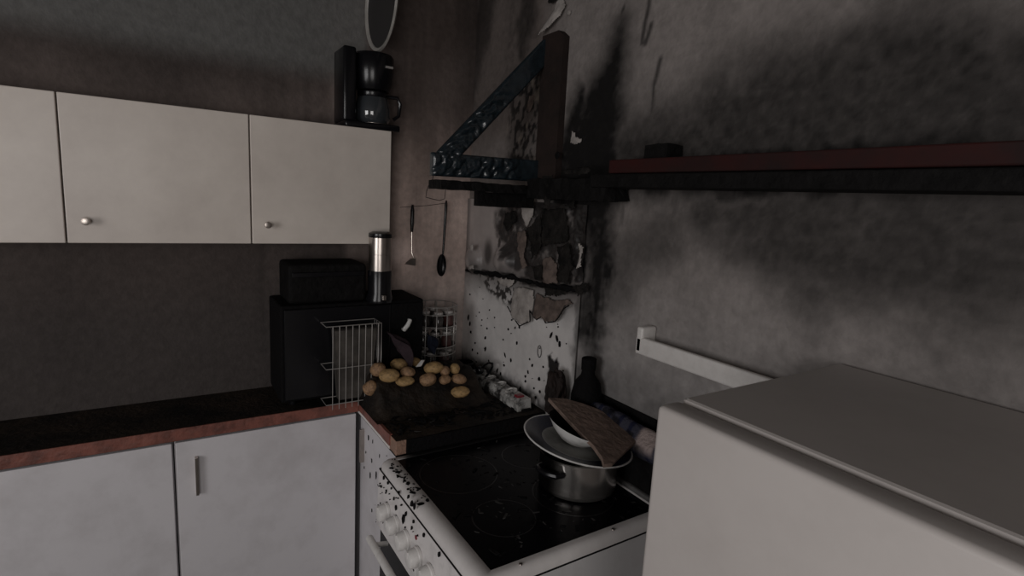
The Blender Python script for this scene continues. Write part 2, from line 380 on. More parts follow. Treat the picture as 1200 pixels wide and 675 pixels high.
def flecks(name, spots, origin, eu, ev, en, m, parent, th=.0012):
    """flat soot flakes: spots (u, v, length, width, angle) on a plane"""
    eu, ev, en, og = map(np.array, (eu, ev, en, origin)); vs = []; fs = []
    for (a, b, l, wd, an) in spots:
        k = len(vs); n = 7; ca, sa = math.cos(an), math.sin(an)
        for h in (0, 1):
            for q in range(n):
                r = .75+.5*random.random(); e, g = l*r*math.cos(q*6.283/n), wd*r*math.sin(q*6.283/n)
                vs.append(og+eu*(a+e*ca-g*sa)+ev*(b+e*sa+g*ca)+en*(th if h else -.0006))
        fs.append([k+n+q for q in range(n)])
        for q in range(n): fs.append([k+q, k+(q+1) % n, k+n+(q+1) % n, k+n+q])
    return stuff(pyd(name, vs, fs, m, parent))

# ------------------------------------------------------------------ splashback panel
PX1 = -1.265
pan = thing('splashback_panel', 'white splashback panel with burnt torn upper edge between corner and stove', 'splashback', (-1.65, WY, .9))
burn = k5([(200, 40), (300, 50), (420, 40), (640, 40), (640, 470), (560, 470), (400, 440), (340, 425), (310, 395), (330, 330), (240, 290), (200, 200), (185, 120)])
ledge = k5([(40, 362), (150, 382), (250, 395), (330, 415), (400, 435), (480, 447), (560, 460), (640, 465)])
domes = [(*k5([(80, 312)])[0], .062, .034), (*k5([(232, 316)])[0], .062, .038)]
hole = kp([(645, 443), (645, 416), (649, 414), (651, 424), (657, 418), (657, 436), (654, 446)])
def pan_h(x, z):
    h = .006 + (fbm(x*8, z*8, 40)-.5)*.002
    for cx, cz, r, a in domes: h = h + a*np.clip(1-((x-cx)/r)**2-((z-cz)/(r*.95))**2, 0, 1)**.6
    b = 1-sst(-.03, .01, polysd(x, z, burn))
    return h*(1-b) + b*(.0025+(fbm(x*38, z*38, 41)-.45)*.018)
def pan_col(x, z):
    n1 = fbm(x*26, z*26, 50); n2 = fbm(x*60, z*60, 51)
    base = np.ones(x.shape+(3,))*np.array([.66, .635, .62])
    base = mix(base, (.37, .33, .315), sst(1.22, 1.36, z+(fbm(x*6, z*6, 52)-.5)*.08))
    base = base*(.9+.2*fbm(x*10, z*10, 53))[..., None]
    s = .93*(1-sst(-.025, .018, polysd(x+(n1-.5)*.07, z+(n1-.5)*.05, burn)))*(.62+.38*sst(.28, .5, n1))
    # speckled edge left of the burn
    L = k5([(185, 90), (330, 60), (330, 330), (200, 300)]); s = np.maximum(s, .9*(1-sst(-.01, .03, polysd(x, z, L)))*sst(.46, .56, fbm(x*50, z*34, 54)))
    L2 = k5([(80, 370), (330, 410), (300, 560), (220, 520), (150, 470)]); s = np.maximum(s, .95*(1-sst(-.01, .02, polysd(x, z, L2)))*sst(.50, .57, fbm(x*48, z*40, 55)))
    best = np.full(x.shape, 9.0)
    for a, b in zip(ledge, ledge[1:]): best = np.minimum(best, segdist(x, z, a, b)[0])
    s = np.maximum(s, .96*(1-sst(.006, .024, best+(n1-.5)*.03)))
    s = np.maximum(s, .62*(1-sst(.0, .13, best+(n1-.5)*.05)))
    s = np.maximum(s, .7*sst(-1.30, -1.27, x+(n1-.5)*.05)*sst(.95, 1.15, z))
    c = k5([(145, 285)])[0]; s = np.maximum(s, .82*(1-sst(.012, .05, np.hypot((x-c[0]), (z-c[1])*.6))))
    c = k5([(290, 320)])[0]; s = np.maximum(s, .9*(1-sst(.03, .055, np.hypot((x-c[0]), (z-c[1])))))
    for cx, cz, r, a in domes: s = s*(1-.75*(1-sst(.01, .03, np.hypot(x-cx+.012, z-cz+.012))))
    s = np.maximum(s, .55*(1-sst(.0, .03, np.abs(x-WX-.012)))*sst(1.1, 1.3, z))
    s = np.maximum(s, .97*(1-sst(-.004, .006, polysd(x+(n2-.5)*.02, z+(n2-.5)*.02, hole))))
    s = np.maximum(s, .97*np.maximum(sst(-1.36, -1.30, x+(n1-.5)*.10), sst(1.54, 1.575, z+(n2-.5)*.04)*sst(-1.8, -1.7, x))*sst(1.31, 1.36, z+(n1-.5)*.12))
    s = np.maximum(s, .35*sst(-1.31, -1.265, x+(n1-.5)*.05)*sst(1.05, 1.3, z))
    s = np.maximum(s, .9*sst(.975, .91, z+(n1-.5)*.08)*sst(.35, .6, n1+.15))
    col = mix(base, (.010, .009, .009), np.clip(s, 0, .98))
    return col
U, V = lines(WX+.004, PX1, .0045), lines(.9, 1.60, .0045)
pb = gridmesh('board', U, V, lambda a, b: np.stack([a, WY-.004-pan_h(a, b), b], -1), 'stain_panel', pan)
u, v = np.meshgrid(U, V); set_col(pb, pan_col(u, v).reshape(-1, 3))
# charred ledge of curled board edge
bm = bmesh.new(); pts = []
for i, (a, b) in enumerate(zip(ledge, ledge[1:])):
    for t in np.linspace(0, 1, 6, endpoint=False): pts.append((a[0]+(b[0]-a[0])*t, WY-.016+.006*random.random(), a[1]+(b[1]-a[1])*t+.008*(random.random()-.5)))
bmtube(bm, pts, [.004+.008*random.random() for _ in pts], 7); bmo('charred_edge', bm, 'matt_black', pan, False)
for i, (pl, mm, cu) in enumerate([
    ([(285, 450), (278, 540), (298, 600), (338, 634), (378, 612), (388, 540), (383, 465), (330, 445)], 'paper_pale', .026),
    ([(395, 475), (398, 590), (425, 602), (437, 585), (470, 617), (502, 612), (532, 590), (542, 550), (585, 532), (560, 500), (500, 515), (440, 495)], 'paper_brown', .022),
    ([(315, 52), (380, 52), (380, 100), (347, 160), (325, 110)], 'paper_pale', .008),
    ([(298, 180), (345, 160), (350, 230), (335, 300), (362, 345), (338, 360), (308, 270)], 'paper_brown', .012),
    ([(432, 305), (470, 290), (503, 330), (503, 400), (512, 438), (437, 428)], 'paper_brown', .012),
    ([(372, 345), (428, 335), (430, 412), (398, 418)], 'paper_dark', .014),
    ([(540, 48), (582, 10), (594, 62), (570, 70)], 'paper_dark', .01),
    ([(606, 230), (640, 245), (626, 300), (632, 352), (603, 372), (610, 290)], 'paper_pale', .012),
    ([(565, 448), (612, 436), (630, 460), (612, 480)], 'paper_dark', .014),
    ([(200, 406), (295, 408), (272, 448), (228, 434)], 'paper_pale', .014),
    ([(240, 80), (290, 70), (300, 120), (260, 180), (235, 140)], 'paper_dark', .012),
    ([(350, 160), (420, 80), (425, 250), (380, 320)], 'paper_dark', .008),
    ([(500, 250), (560, 230), (590, 350), (560, 440), (510, 420)], 'paper_dark', .010),
    ([(440, 452), (560, 462), (545, 492), (460, 488)], 'paper_dark', .020),
    ([(40, 340), (68, 336), (72, 362), (45, 366)], 'paper_pale', .012), ([(45, 240), (62, 236), (62, 270), (50, 268)], 'paper_pale', .008),  # these two pale pieces stand in for highlights on the left blister
    ([(600, 440), (650, 420), (655, 470), (610, 490)], 'paper_dark', .01), ([(420, 60), (540, 60), (560, 220), (500, 240), (430, 250)], 'paper_dark', .006)]):
    flap('paper_flap_and_glint', [tuple(on_y(540+x*160/675, 230+y*160/675, WY-.046)[[0, 2]]) for x, y in pl] if i in (14, 15) else k5(pl), mm, pan, WY-(.040 if i in (14, 15) else .012), .006, cu, step=.004, jag=.003 if i in (14, 15) else .006, seed=60+i)
# burnt rims round the two hanging flaps
for pl in ([(278, 540), (298, 602), (338, 638), (378, 614), (390, 560)], [(390, 560), (398, 596), (425, 606), (437, 590), (470, 622), (502, 616), (534, 594), (546, 552), (588, 536)]):
    P = k5(pl); tube('burnt_rim', [(p[0], WY-.042+.012*(i % 2), p[1]) for i, p in enumerate(P)], .0022, 'matt_black', pan, 5)
sp = []
for (px, py, l, wd) in [(549, 372, 5, 2), (551, 379, 4, 1.6), (552, 389, 2.5, 2), (569, 396, 3, 1.5), (569, 409, 4, 1.8), (557, 402, 2, 1.5), (554, 410, 2.5, 1.5), (571, 385, 1.6, 1.3), (596, 386, 2, 1.6), (592, 416, 4, 1), (599, 422, 3.5, 1.6), (583, 434, 4, 1.2), (587, 438, 3, 1), (591, 428, 2, 1.5), (606, 402, 2.5, 1.5), (624, 428, 2.5, 1.5), (619, 436, 2.5, 1), (616, 441, 2, 1.4), (610, 456, 4, 1.6), (616, 447, 2, 1.4), (633, 459, 2, 1.6), (626, 455, 1.5, 1.2), (600, 375, 1.5, 1.2), (540, 353, 2, 2), (551, 345, 1.5, 1.2), (565, 375, 1.2, 1), (646, 393, 5, 1.2), (653, 397, 5, 2), (656, 403, 4, 1.8), (632, 444, 3, 2), (609, 383, 3, 1.2), (604, 384, 2, 1), (621, 421, 1.6, 1), (573, 423, 2, 1), (560, 414, 1.6, 1.2), (637, 430, 1.5, 1.2), (628, 466, 2, 1.5), (562, 366, 1.4, 1), (580, 372, 1.2, 1), (590, 398, 1.4, 1)]:
    p = on_y(px, py, WY-.011); sp.append((p[0], p[2], l/420, wd/330, math.radians(90+random.uniform(-25, 35))))
for _ in range(30):
    x = random.uniform(-1.98, -1.3); z = random.uniform(.93, 1.28); r = random.uniform(.0010, .0024); sp.append((x, z, r*1.5, r, random.uniform(0, 3)))
flecks('soot_fleck', sp, (0, WY-.0118, 0), (1, 0, 0), (0, 0, 1), (0, -1, 0), 'matt_black', pan, .002)
P = [on_y(632+2.2*math.cos(a), 412+7*math.sin(a), WY-.014) for a in np.linspace(0, 2*math.pi, 17)]
tube('scorched_ring', P, .0011, 'matt_black', pan, 5)

# torn wallpaper pieces that belong to the back wall
for i, (P, mm, cu) in enumerate([
    (kp([(639, 44), (643, 26), (652, 12), (654, 2), (662, -4), (666, 6), (661, 20), (651, 32), (645, 38)]), 'paper_pale', .03),
    (kp([(644, -4), (648, 7), (656, 5), (658, -8)]), 'paper_dark', .03),
    (kp([(671, 153), (676, 155), (675, 160), (684, 163), (682, 168), (675, 170), (669, 168)]), 'paper_pale', .004),
    (kp([(621, 112), (627, 112), (626, 125), (622, 134), (618, 128)]), 'paper_brown', .004)]):
    flap('torn_wallpaper', P, mm, wb, WY, .003, cu, step=.003, jag=.002, seed=90+i)
p = on_y(667, 15, WY-.004); bm = bmesh.new(); bmlathe(bm, [(0, .006), (.006, .004), (.008, 0)], p, 12, Matrix.Rotation(math.radians(90), 3, 'X')); bmo('wall_plug', bm, 'paper_pale', wb, True)

# ------------------------------------------------------------------ charred shelf bracket
BX = -1.532
br = thing('shelf_bracket', 'triangular wooden shelf bracket charred blue black with blistered surface', 'shelf bracket', (BX, WY, 1.66))
def blister_board(name, A, B, width, thick, side, m, parent, amp=.006, fade=None, seed=0):
    """plank from A to B lying in the plane x = BX; +x face covered by char blisters"""
    A, B = np.array(A), np.array(B); L = np.linalg.norm(B-A); e = (B-A)/L; n = np.cross(e, [1, 0, 0])*side
    U, V = lines(0, L, .0045), lines(0, width, .0045); u, v = np.meshgrid(U, V)
    w1 = u*75+(fbm(u*40, v*40, seed)-.5)*4
    rid = np.abs(np.sin(w1*.9+1.6*np.sin(v*70+3*fbm(u*20, v*20, seed+1))))*.55+fbm(u*110, v*80, seed+2)*.6
    am = amp*(1 if fade is None else 1-.9*sst(fade[0], fade[1], u))
    edge = np.minimum(np.minimum(v, width-v), np.minimum(u, L-u)); h = thick+am*(rid-.3)*sst(-.001, .006, edge)
    top = A+u[..., None]*e+v[..., None]*n+h[..., None]*np.array([1, 0, 0]); bot = A+u[..., None]*e+v[..., None]*n
    nu, nv = len(U), len(V); T = top.reshape(-1, 3); Bm = bot.reshape(-1, 3); N = nu*nv; i = np.arange(N).reshape(nv, nu)
    f = [tuple(q) for q in np.stack([i[:-1, :-1], i[:-1, 1:], i[1:, 1:], i[1:, :-1]], -1).reshape(-1, 4)]
    loop = list(i[0, :])+list(i[1:, -1])+list(i[-1, -2::-1])+list(i[-2:0:-1, 0])
    f += [(a, a+N, b+N, b) for a, b in zip(loop, loop[1:]+loop[:1])]
    f.append(tuple(k+N for k in (i[0, 0], i[-1, 0], i[-1, -1], i[0, -1])))
    o = pyd(name, np.concatenate([T, Bm]), f, m, parent, False)
    bmm = bmesh.new(); bmm.from_mesh(o.data); bmesh.ops.recalc_face_normals(bmm, faces=bmm.faces)
    for fc in bmm.faces: fc.smooth = True
    bmm.to_mesh(o.data); bmm.free()
    return o
a0 = on_x(503.5, 178, BX); a1 = on_x(503.5, 206.5, BX); b0 = on_x(636, 188, BX)
blister_board('arm', (BX, .677, 1.661), (BX, 1.06, 1.668), .068, .02, 1 if np.cross(np.array([0, 1, 0.02]), [1, 0, 0])[2] > 0 else -1, 'blister', br, .014, (.27, .33), 3)
# diagonal brace, from the outer end of the arm up to the wall plank
d0 = on_x(511, 178, BX); d1 = on_x(645, 37, BX); e = (d1-d0)/np.linalg.norm(d1-d0); sg = 1 if np.cross(e, [1, 0, 0])[2] < 0 else -1
blister_board('brace', d0-e*.0, (BX, 1.062, d0[2]+e[2]/e[1]*(1.062-d0[1])), .058, .02, sg, 'blister', br, .014, (.22, .34), 9)
wt = on_y(668, 31, WY-.02)[2]; prism('wall_plank', [(-1.53, WY-.0, 1.66), (-1.415, WY-.0, 1.66), (-1.418, WY, wt-.02), (-1.445, WY, wt), (-1.53, WY, wt)], (0, -.024, 0), 'scorched', br)
p = on_y(633+20, 182, WY-.026); lathe('screw_hole', [(0, .003), (.010, .002), (.012, 0)], p, 'matt_black', br, 12, Matrix.Rotation(math.radians(90), 3, 'X'))
# burnt shelf that hung from the bracket
sh = thing('wall_shelf', 'burnt wall shelf with scorched red plank at its right end', 'shelf', (-1.3, WY, 1.6))
def rough_box(name, a, b, m, parent, amp=.008, step=.014, seed=0, taper=0.0):
    bm = bmesh.new(); bbox(bm, a, b)
    n = [max(1, int((b[i]-a[i])/step)) for i in range(3)]
    for ax in range(3):
        for k in range(1, n[ax]):
            no = [0, 0, 0]; no[ax] = 1; pc = [0, 0, 0]; pc[ax] = a[ax]+(b[ax]-a[ax])*k/n[ax]
            bmesh.ops.bisect_plane(bm, geom=bm.verts[:]+bm.edges[:]+bm.faces[:], plane_co=pc, plane_no=no)
    for v in bm.verts:
        c = v.co; q = (fbm(np.array(c.x*31+c.z*17), np.array(c.y*31+c.z*23), seed)-.5)*2
        q2 = (fbm(np.array(c.y*37-c.z*11), np.array(c.x*29+c.z*13), seed+5)-.5)*2
        v.co = c+Vector((q*amp, q2*amp, (q+q2)*.5*amp))
    return bmo(name, bm, m, parent, False)
rough_box('burnt_board', (-1.56, .688, 1.624), (-1.47, 1.06, 1.650), 'char', sh, .006, .012, 1)
rough_box('burnt_board', (-1.555, .842, 1.578), (-1.53, 1.06, 1.624), 'char', sh, .002, .02, 2)
rough_box('burnt_board', (-1.47, .99, 1.612), (-1.10, 1.072, 1.672), 'char', sh, .010, .014, 3)
box('batten', (-1.15, .975, 1.648), (-.2, 1.079, 1.682), 'char', sh, .003)
q = on_y(713, 198, .965); box('red_plank', (q[0], .965, 1.683), (-.2, 1.079, 1.716), 'red_wood', sh, .003)
rough_box('burnt_stump', (-1.0, 1.02, 1.716), (-.93, 1.075, 1.755), 'char', sh, .004, .015, 5)
for i, (P, Y) in enumerate([([(657, 200), (672, 196), (691, 194), (697, 199), (688, 205), (668, 206)], .985), ([(636, 206), (648, 205), (650, 225), (645, 243), (639, 240), (641, 225)], 1.0)]):
    W = [tuple(on_y(x, y, Y)[[0, 2]]) for x, y in P]; flap('ash_flake', W, 'paper_dark', sh, Y, 0, .012, step=.0035, jag=.003, seed=120+i)
wr = [on_x(x, y, BX+.012) for x, y in [(508, 203), (507, 210), (502, 218), (500, 224), (499, 231), (506, 233), (515, 235), (521, 233), (522, 224), (523, 214)]]
tag(tube('wire_hook', wr, .0011, 'dark_metal', None, 6), 'thin bent wire hook hanging from the bracket end', 'hook')

# ------------------------------------------------------------------ stove
st = thing('electric_stove', 'white freestanding electric stove with black glass hob, soot spotted', 'stove', (-1.115, .78, 0))
SX0, SX1, SY0, SY1 = -1.408, -.822, .500, 1.062
box('body', (SX0+.004, SY0+.03, .06), (SX1-.002, SY1, .823), 'enamel_side', st, .004)
bm = bmesh.new(); bbox(bm, (SX0+.02, SY0+.06, 0), (SX1-.02, SY1-.03, .06)); bmo('plinth', bm, 'matt_black', st)
# rounded white frame round the hob glass
GX0, GX1, GY0, GY1 = -1.383, -.853, .538, 1.020
bm = bmesh.new(); NR = 80
prof = [(0.0, .826), (.0, .836), (.004, .845), (.011, .851), (.020, .853), (.034, .8515), (.036, .8495)]
rings = []
for d, z in prof:
    f = min(1, d/.036)
    xs = (SX0+(GX0-SX0)*f, SX1+(GX1-SX1)*f); ys = (SY0-.006+(GY0-SY0+.006)*f, SY1+(GY1-SY1)*f); cr = .016*(1-f)+.001
    ring = []
    cs = ((xs[1]-cr, ys[1]-cr, 0), (xs[0]+cr, ys[1]-cr, 90), (xs[0]+cr, ys[0]+cr, 180), (xs[1]-cr, ys[0]+cr, 270))
    for q, (cx, cy, a0) in enumerate(cs):
        for k in range(5): a = math.radians(a0+k*22.5); ring.append((cx+cr*math.cos(a), cy+cr*math.sin(a), z))
        nx = cs[(q+1) % 4]; a = math.radians(a0+90); e0 = np.array(ring[-1]); e1 = np.array([nx[0]+cr*math.cos(a), nx[1]+cr*math.sin(a), z])
        for t in np.linspace(0, 1, 17)[1:-1]: ring.append(tuple(e0+(e1-e0)*t))
    rings.append([bm.verts.new(p) for p in ring]); NR = len(ring)
for a, b in zip(rings, rings[1:]):
    for k in range(NR): bm.faces.new((a[k], a[(k+1) % NR], b[(k+1) % NR], b[k]))
bm.faces.new(rings[0][::-1]); hf = bmo('hob_frame', bm, 'enamel_v', st, True)
V_ = np.array([v.co[:] for v in hf.data.vertices])
sf = sst(-1.352, -1.375, V_[:, 0])*sst(.53, .575, V_[:, 1]); sf = np.maximum(sf, .75*sst(1.0, 1.03, V_[:, 1])*sst(-1.0, -1.15, V_[:, 0]))
set_col(hf, mix(np.ones((len(V_), 3))*np.array([.70, .67, .655]), (.008, .008, .008), sf))
box('frame_gap_shade', (SX0+.002, SY0-.001, .820), (SX1-.001, SY1-.002, .8275), 'matt_black', st)  # black strip in place of the shaded gap under the hob frame
box('panel_seam', (SX0+.0005, SY0-.0078, .8220), (SX1-.0005, SY0+.01, .8262), 'matt_black', st)
hob = box('hob_glass', (GX0-.001, GY0-.001, .842), (GX1+.001, GY1+.001, HOB), 'black_glass', st)
ring_m = mat('grey cooking zone print', (.0055, .0055, .0065), .3)
for (x, y, r) in [(-1.24, .66, .105), (-1.0, .66, .075), (-1.24, .89, .075), (-1.01, .88, .105)]:
    lathe('cooking_zone', [(r, HOB+.0002), (r+.0015, HOB+.0005), (r+.003, HOB+.0002)], (x, y, 0), ring_m, hob, 48)
box('back_rail', (SX0+.01, 1.024, .85), (SX1-.006, 1.058, .866), 'sooty_enamel', st, .006, 3, True)
# sloping control panel
prism('control_panel', [(SX0, SY0-.0085, .8225), (SX0, SY0-.0125, .654), (SX0, SY0+.05, .654), (SX0, SY0+.05, .8225)], (SX1-SX0, 0, 0), 'enamel', st)
RK = Matrix.Rotation(math.radians(92), 3, 'X')
for i, x in enumerate([-1.325, -1.256, -1.184, -1.108, -1.036, -.96, -.885]):
    kn = lathe('knob', [(0.0255, 0), (.0255, .006), (.0235, .008), (.0225, .022), (.0205, .028), (.016, .030), (0, .0300)], (x, SY0-.010, .737), 'knob', st, 28, RK)
    box('pointer', (x-.0015, SY0-.0412, .740), (x+.0015, SY0-.037, .757), 'knob', kn)
lathe('indicator_lamp', [(.006, 0), (.006, .002), (0, .004)], (-1.128, SY0-.0092, .775), 'red_lamp', st, 12, RK)
dr = box('oven_door', (SX0+.004, SY0-.004, .12), (SX1-.004, SY0+.03, .646), 'black_glass', st, .004)
bm = bmesh.new(); bmtube(bm, [(SX0+.035, SY0-.045, .638), (-1.2, SY0-.047, .64), (-1.0, SY0-.047, .64), (SX1-.035, SY0-.045, .638)], .0105, 12)
for x in (SX0+.07, SX1-.07): bmtube(bm, [(x, SY0-.046, .638), (x, SY0, .630)], .007, 8)
bmo('handle', bm, 'knob', dr, True)
for x, y in ((-.836, .60), (-.836, .86)): lathe('frame_screw', [(.0045, 0), (.004, .002), (0, .0025)], (x, y, .8528), 'steel', st, 10)
sp = []
for (px, py, l, wd) in [(455, 549, 4, 2), (467, 553, 5, 2.5), (459, 560, 3, 2), (466, 557, 3, 1.5), (478, 566, 5, 3), (474, 563, 4, 2), (490, 572, 5, 2), (484, 577, 5, 2), (501, 586, 5, 2.5), (495, 590, 3, 2), (486, 592, 5, 3), (470, 575, 2.5, 2), (461, 552, 2, 1.5)]:
    p = on_z(px, py, .8535); sp.append((p[0], max(p[1], SY0+.004), l/560, wd/560, random.uniform(0, 3)))
for _ in range(40): sp.append((random.uniform(-1.39, -1.15), random.uniform(.503, .532), random.uniform(.001, .004), random.uniform(.001, .0025), random.uniform(0, 3)))
sp2 = []
for (px, py, l, wd) in [(464.5, 595, 4, 2.5), (473, 608, 8, 4), (476, 602, 4, 2), (452, 613, 3, 3), (483, 590, 6, 3), (486, 593, 5, 3), (479, 582, 4, 2), (485, 611, 2.5, 2), (483, 619, 3, 1.5), (497, 627, 3, 2), (515, 650, 4, 2), (468, 577, 3, 2), (450, 560, 3, 2), (455, 566, 3, 2), (453, 575, 2, 1.5), (462, 584, 3, 1), (447, 570, 2, 2), (459, 572, 2, 1.2)]:
    p = on_y(px, py, SY0-.0105); sp2.append((p[0], p[2], l/560, wd/560, math.radians(80+random.uniform(-20, 20))))
for _ in range(50): sp2.append((random.uniform(-1.40, -1.1), random.uniform(.68, .82), random.uniform(.0008, .003), random.uniform(.0008, .002), random.uniform(1, 2.2)))
flecks('soot_fleck', [s for s in sp if s[1] < .54], (0, 0, .8525), (1, 0, 0), (0, 1, 0), (0, 0, 1), 'matt_black', st, .0015)
flecks('soot_fleck', sp2, (0, SY0-.0103, 0), (1, 0, 0), (0, 0, 1), (0, -1, 0), 'matt_black', st, .0032)
def crumbs(name, n, x0, x1, y0, y1, z, m, parent, smin, smax, dens=None, flat=.35, long=1.0):
    vs = []; fs = []
    T = [(0, 1, 2, 3), (7, 6, 5, 4), (0, 4, 5, 1), (1, 5, 6, 2), (2, 6, 7, 3), (3, 7, 4, 0)]
    k = 0
    while k < n:
        x, y = random.uniform(x0, x1), random.uniform(y0, y1)
        if dens is not None and random.random() > dens(x, y): continue
        k += 1; r = random.uniform(smin, smax)*(random.random()**1.5+.3); a = random.uniform(0, 3.14); h = r*flat*random.uniform(.6, 1.5); l = r*random.uniform(1, 1+long)
        b = len(vs)
        for zz in (0, h):
            for sx, sy in ((-1, -1), (1, -1), (1, 1), (-1, 1)):
                q = random.uniform(.6, 1.2); e, g = sx*l*q, sy*r*.6*q
                vs.append((x+e*math.cos(a)-g*math.sin(a), y+e*math.sin(a)+g*math.cos(a), z+zz+(.0 if not zz else random.uniform(-.2, .4)*h)-.0004))
        fs += [tuple(b+i for i in t) for t in T]
    return stuff(pyd(name, vs, fs, m, parent))
ash = mat('grey ash crumb', (.055, .052, .05), .8, grime=.8, gscale=25)
crumbs('ash_crumb', 70, GX0+.01, GX1-.03, GY0+.02, GY1-.02, HOB, ash, st, .0012, .0045, lambda x, y: 1.0 if (x > -1.15 and .62 < y < .85) else .25, .3, 2.0)
crumbs('soot_crumb', 160, GX0+.005, GX1-.01, GY0+.01, GY1-.01, HOB, 'matt_black', st, .002, .007, None, .35, 1.2)

# ------------------------------------------------------------------ worktop and base cabinets
ct = thing('worktop', 'dark soot covered worktop with broken red brown edging left of the stove', 'worktop', (-1.73, .8, .857))
gx = lines(WX+.002, -1.410, .009); gy = lines(.543, WY-.002, .009)
def ctf(a, b): return np.stack([a, b, CT+(fbm(a*30, b*30, 70)-.5)*.004*sst(0, .02, b-.545)], -1)
gridmesh('top_sheet', gx, gy, ctf, 'worktop', ct)
box('slab', (WX+.002, .545, .843), (-1.411, WY-.002, .8915), 'matt_black', ct); box('broken_edge', (-1.475, .5425, .850), (-1.4105, .575, .8935), 'chip', ct, .002)
q = on_z(457, 511, .895)
rough_box('edge_strip', (WX+.002, .539, .862), (q[0]-.005, .548, .897), 'edge_red', ct, .0012, .02, 7)
box('under_strip', (WX+.002, .541, .850), (q[0]-.01, .549, .861), 'rail', ct)
crumbs('soot_crumb', 900, WX+.02, -1.44, .56, WY-.02, CT, 'matt_black', ct, .003, .011, lambda x, y: .25+.75*(float(fbm(np.array(x*9.0), np.array(y*9.0), 77)) > .45), .5, 1.2)
crumbs('ash_crumb', 70, WX+.02, -1.44, .56, WY-.1, CT+.002, ash, ct, .0012, .004, None, .4, 2.0)
crumbs('brown_scrap', 40, -1.95, -1.5, .58, .85, CT+.002, 'scorched', ct, .006, .014, None, .2, 1.0)
bc = thing('base_cabinet', 'white base cabinet with soot specks between stove and corner', 'cabinet', (-1.73, .8, 0))
box('carcass', (WX+.005, .572, .1), (-1.432, WY-.01, .842), 'white', bc)
d = box('door', (WX+.25, .553, .11), (-1.434, .571, .840), 'white', bc, .002)
box('handle', (-1.745, .538, .68), (-1.735, .553, .80), 'steel', d, .001)
sp = []
for (px, py, l, wd) in [(432, 513, 4, 2), (441, 557, 6, 2), (434, 557, 5, 2), (436, 540, 3, 1.5), (429, 530, 2, 1.2), (445, 534, 3, 1), (436, 598, 3, 1.5), (427, 548, 2, 1.2), (437, 517, 3, 1)]:
    p = on_y(px, py, .553); sp.append((p[0], p[2], l/400, wd/400, math.radians(85)))
for _ in range(22): sp.append((random.uniform(-1.85, -1.44), random.uniform(.4, .84), random.uniform(.0008, .003), random.uniform(.0008, .0015), 1.5))
flecks('soot_fleck', [s for s in sp if s[0] > WX+.26], (0, .5535, 0), (1, 0, 0), (0, 0, 1), (0, -1, 0), 'matt_black', bc, .002)
# run along the left wall, out of the picture on the left
LX = -1.76
ct2 = thing('worktop', 'dark worktop running along the left wall toward the window', 'worktop', (-1.8, -.3, .857))
box('slab', (WX+.002, -1.4, .857), (LX, .538, CT), 'worktop', ct2, .002)
box('edge_strip', (LX, -1.4, .860), (LX+.004, .538, .896), 'edge_red', ct2)
for i, (ya, yb, lab) in enumerate([(.0, .535, 'white base cabinet under left wall worktop, nearest the corner'), (-.6, -.003, 'white base cabinet under left wall worktop, middle one'), (-1.4, -.603, 'white wide base cabinet under left wall worktop, farthest from the corner')]):
    c = thing('base_cabinet', lab, 'cabinet', (-1.89, (ya+yb)/2, 0))
    box('carcass', (WX+.005, ya, .1), (LX-.025, yb, .856), 'white', c)
    d = box('door', (LX-.024, ya+.003, .11), (LX-.004, yb-.003, .85), 'white', c, .002)
    box('handle', (LX-.004, ya+.05, .68), (LX+.012, ya+.058, .80), 'steel', d, .001)

# ------------------------------------------------------------------ hanging cupboards on the left wall
CX = -1.86
_q = on_x(459.5, 154, CX); zt, zb = float(_q[2]), float(on_x(458, 286, CX)[2])
edges = [float(_q[1]), .23, -.22, -.67]
labs = ['pale beige wall cupboard with coffee maker on top, nearest the corner', 'pale beige wall cupboard, second from the corner', 'pale beige wall cupboard, third from the corner']
for (ya, yb, lab) in zip(edges[1:], edges, labs):
    c = thing('wall_cupboard', lab, 'cupboard', (-1.94, (ya+yb)/2, zb))
    box('carcass', (WX+.003, ya+.001, zb), (CX-.019, yb-.001, zt), 'cabinet', c)
    d = box('door', (CX-.018, ya+.002, zb), (CX, yb-.002, zt), 'cabinet', c, .002)
    lathe('knob', [(.005, 0), (.005, .012), (.011, .018), (.010, .024), (0, .026)], (CX, ya+.045, zb+.06), 'steel', d, 16, Matrix.Rotation(math.radians(90), 3, 'Y'))

# ------------------------------------------------------------------ coffee maker
cm = thing('coffee_maker', 'black filter coffee maker with glass carafe on top of the pale cupboard', 'coffee maker', (-1.93, .6, zt))
cx, cy = -1.935, float(on_x(437, 110, -1.935)[1])
box('base', (cx-.085, cy-.115, zt), (cx+.072, cy+.075, zt+.022), 'black', cm, .006, 3, True)
box('water_tank', (cx-.075, cy-.115, zt+.02), (cx+.05, cy-.072, zt+.26), 'black', cm, .008, 3, True)
lathe('filter_housing', [(0, .135), (.055, .135), (.066, .16), (.070, .20), (.070, .245), (.064, .254), (0, .257)], (cx, cy, zt), 'black', cm, 36)
box('brew_switch', (cx+.066, cy+.020, zt+.205), (cx+.073, cy+.045, zt+.212), 'chrome', cm)
ca = lathe('carafe', [(0, .024), (.050, .024), (.060, .04), (.062, .07), (.054, .105), (.048, .118), (.050, .126), (0, .127)], (cx, cy, zt), 'carafe', cm, 36)
lathe('carafe_band', [(.0505, .112), (.052, .114), (.052, .128), (.045, .134), (0, .134)], (cx, cy, zt), 'black', ca, 36)
tube('carafe_handle', [(cx+.02, cy+.045, zt+.120), (cx+.03, cy+.078, zt+.120), (cx+.032, cy+.088, zt+.10), (cx+.03, cy+.084, zt+.06), (cx+.025, cy+.066, zt+.045)], .0065, 'black', ca, 8)
lathe('heating_plate', [(0, .022), (.058, .022), (.058, .0245), (0, .0245)], (cx, cy, zt), 'steel', cm, 30)

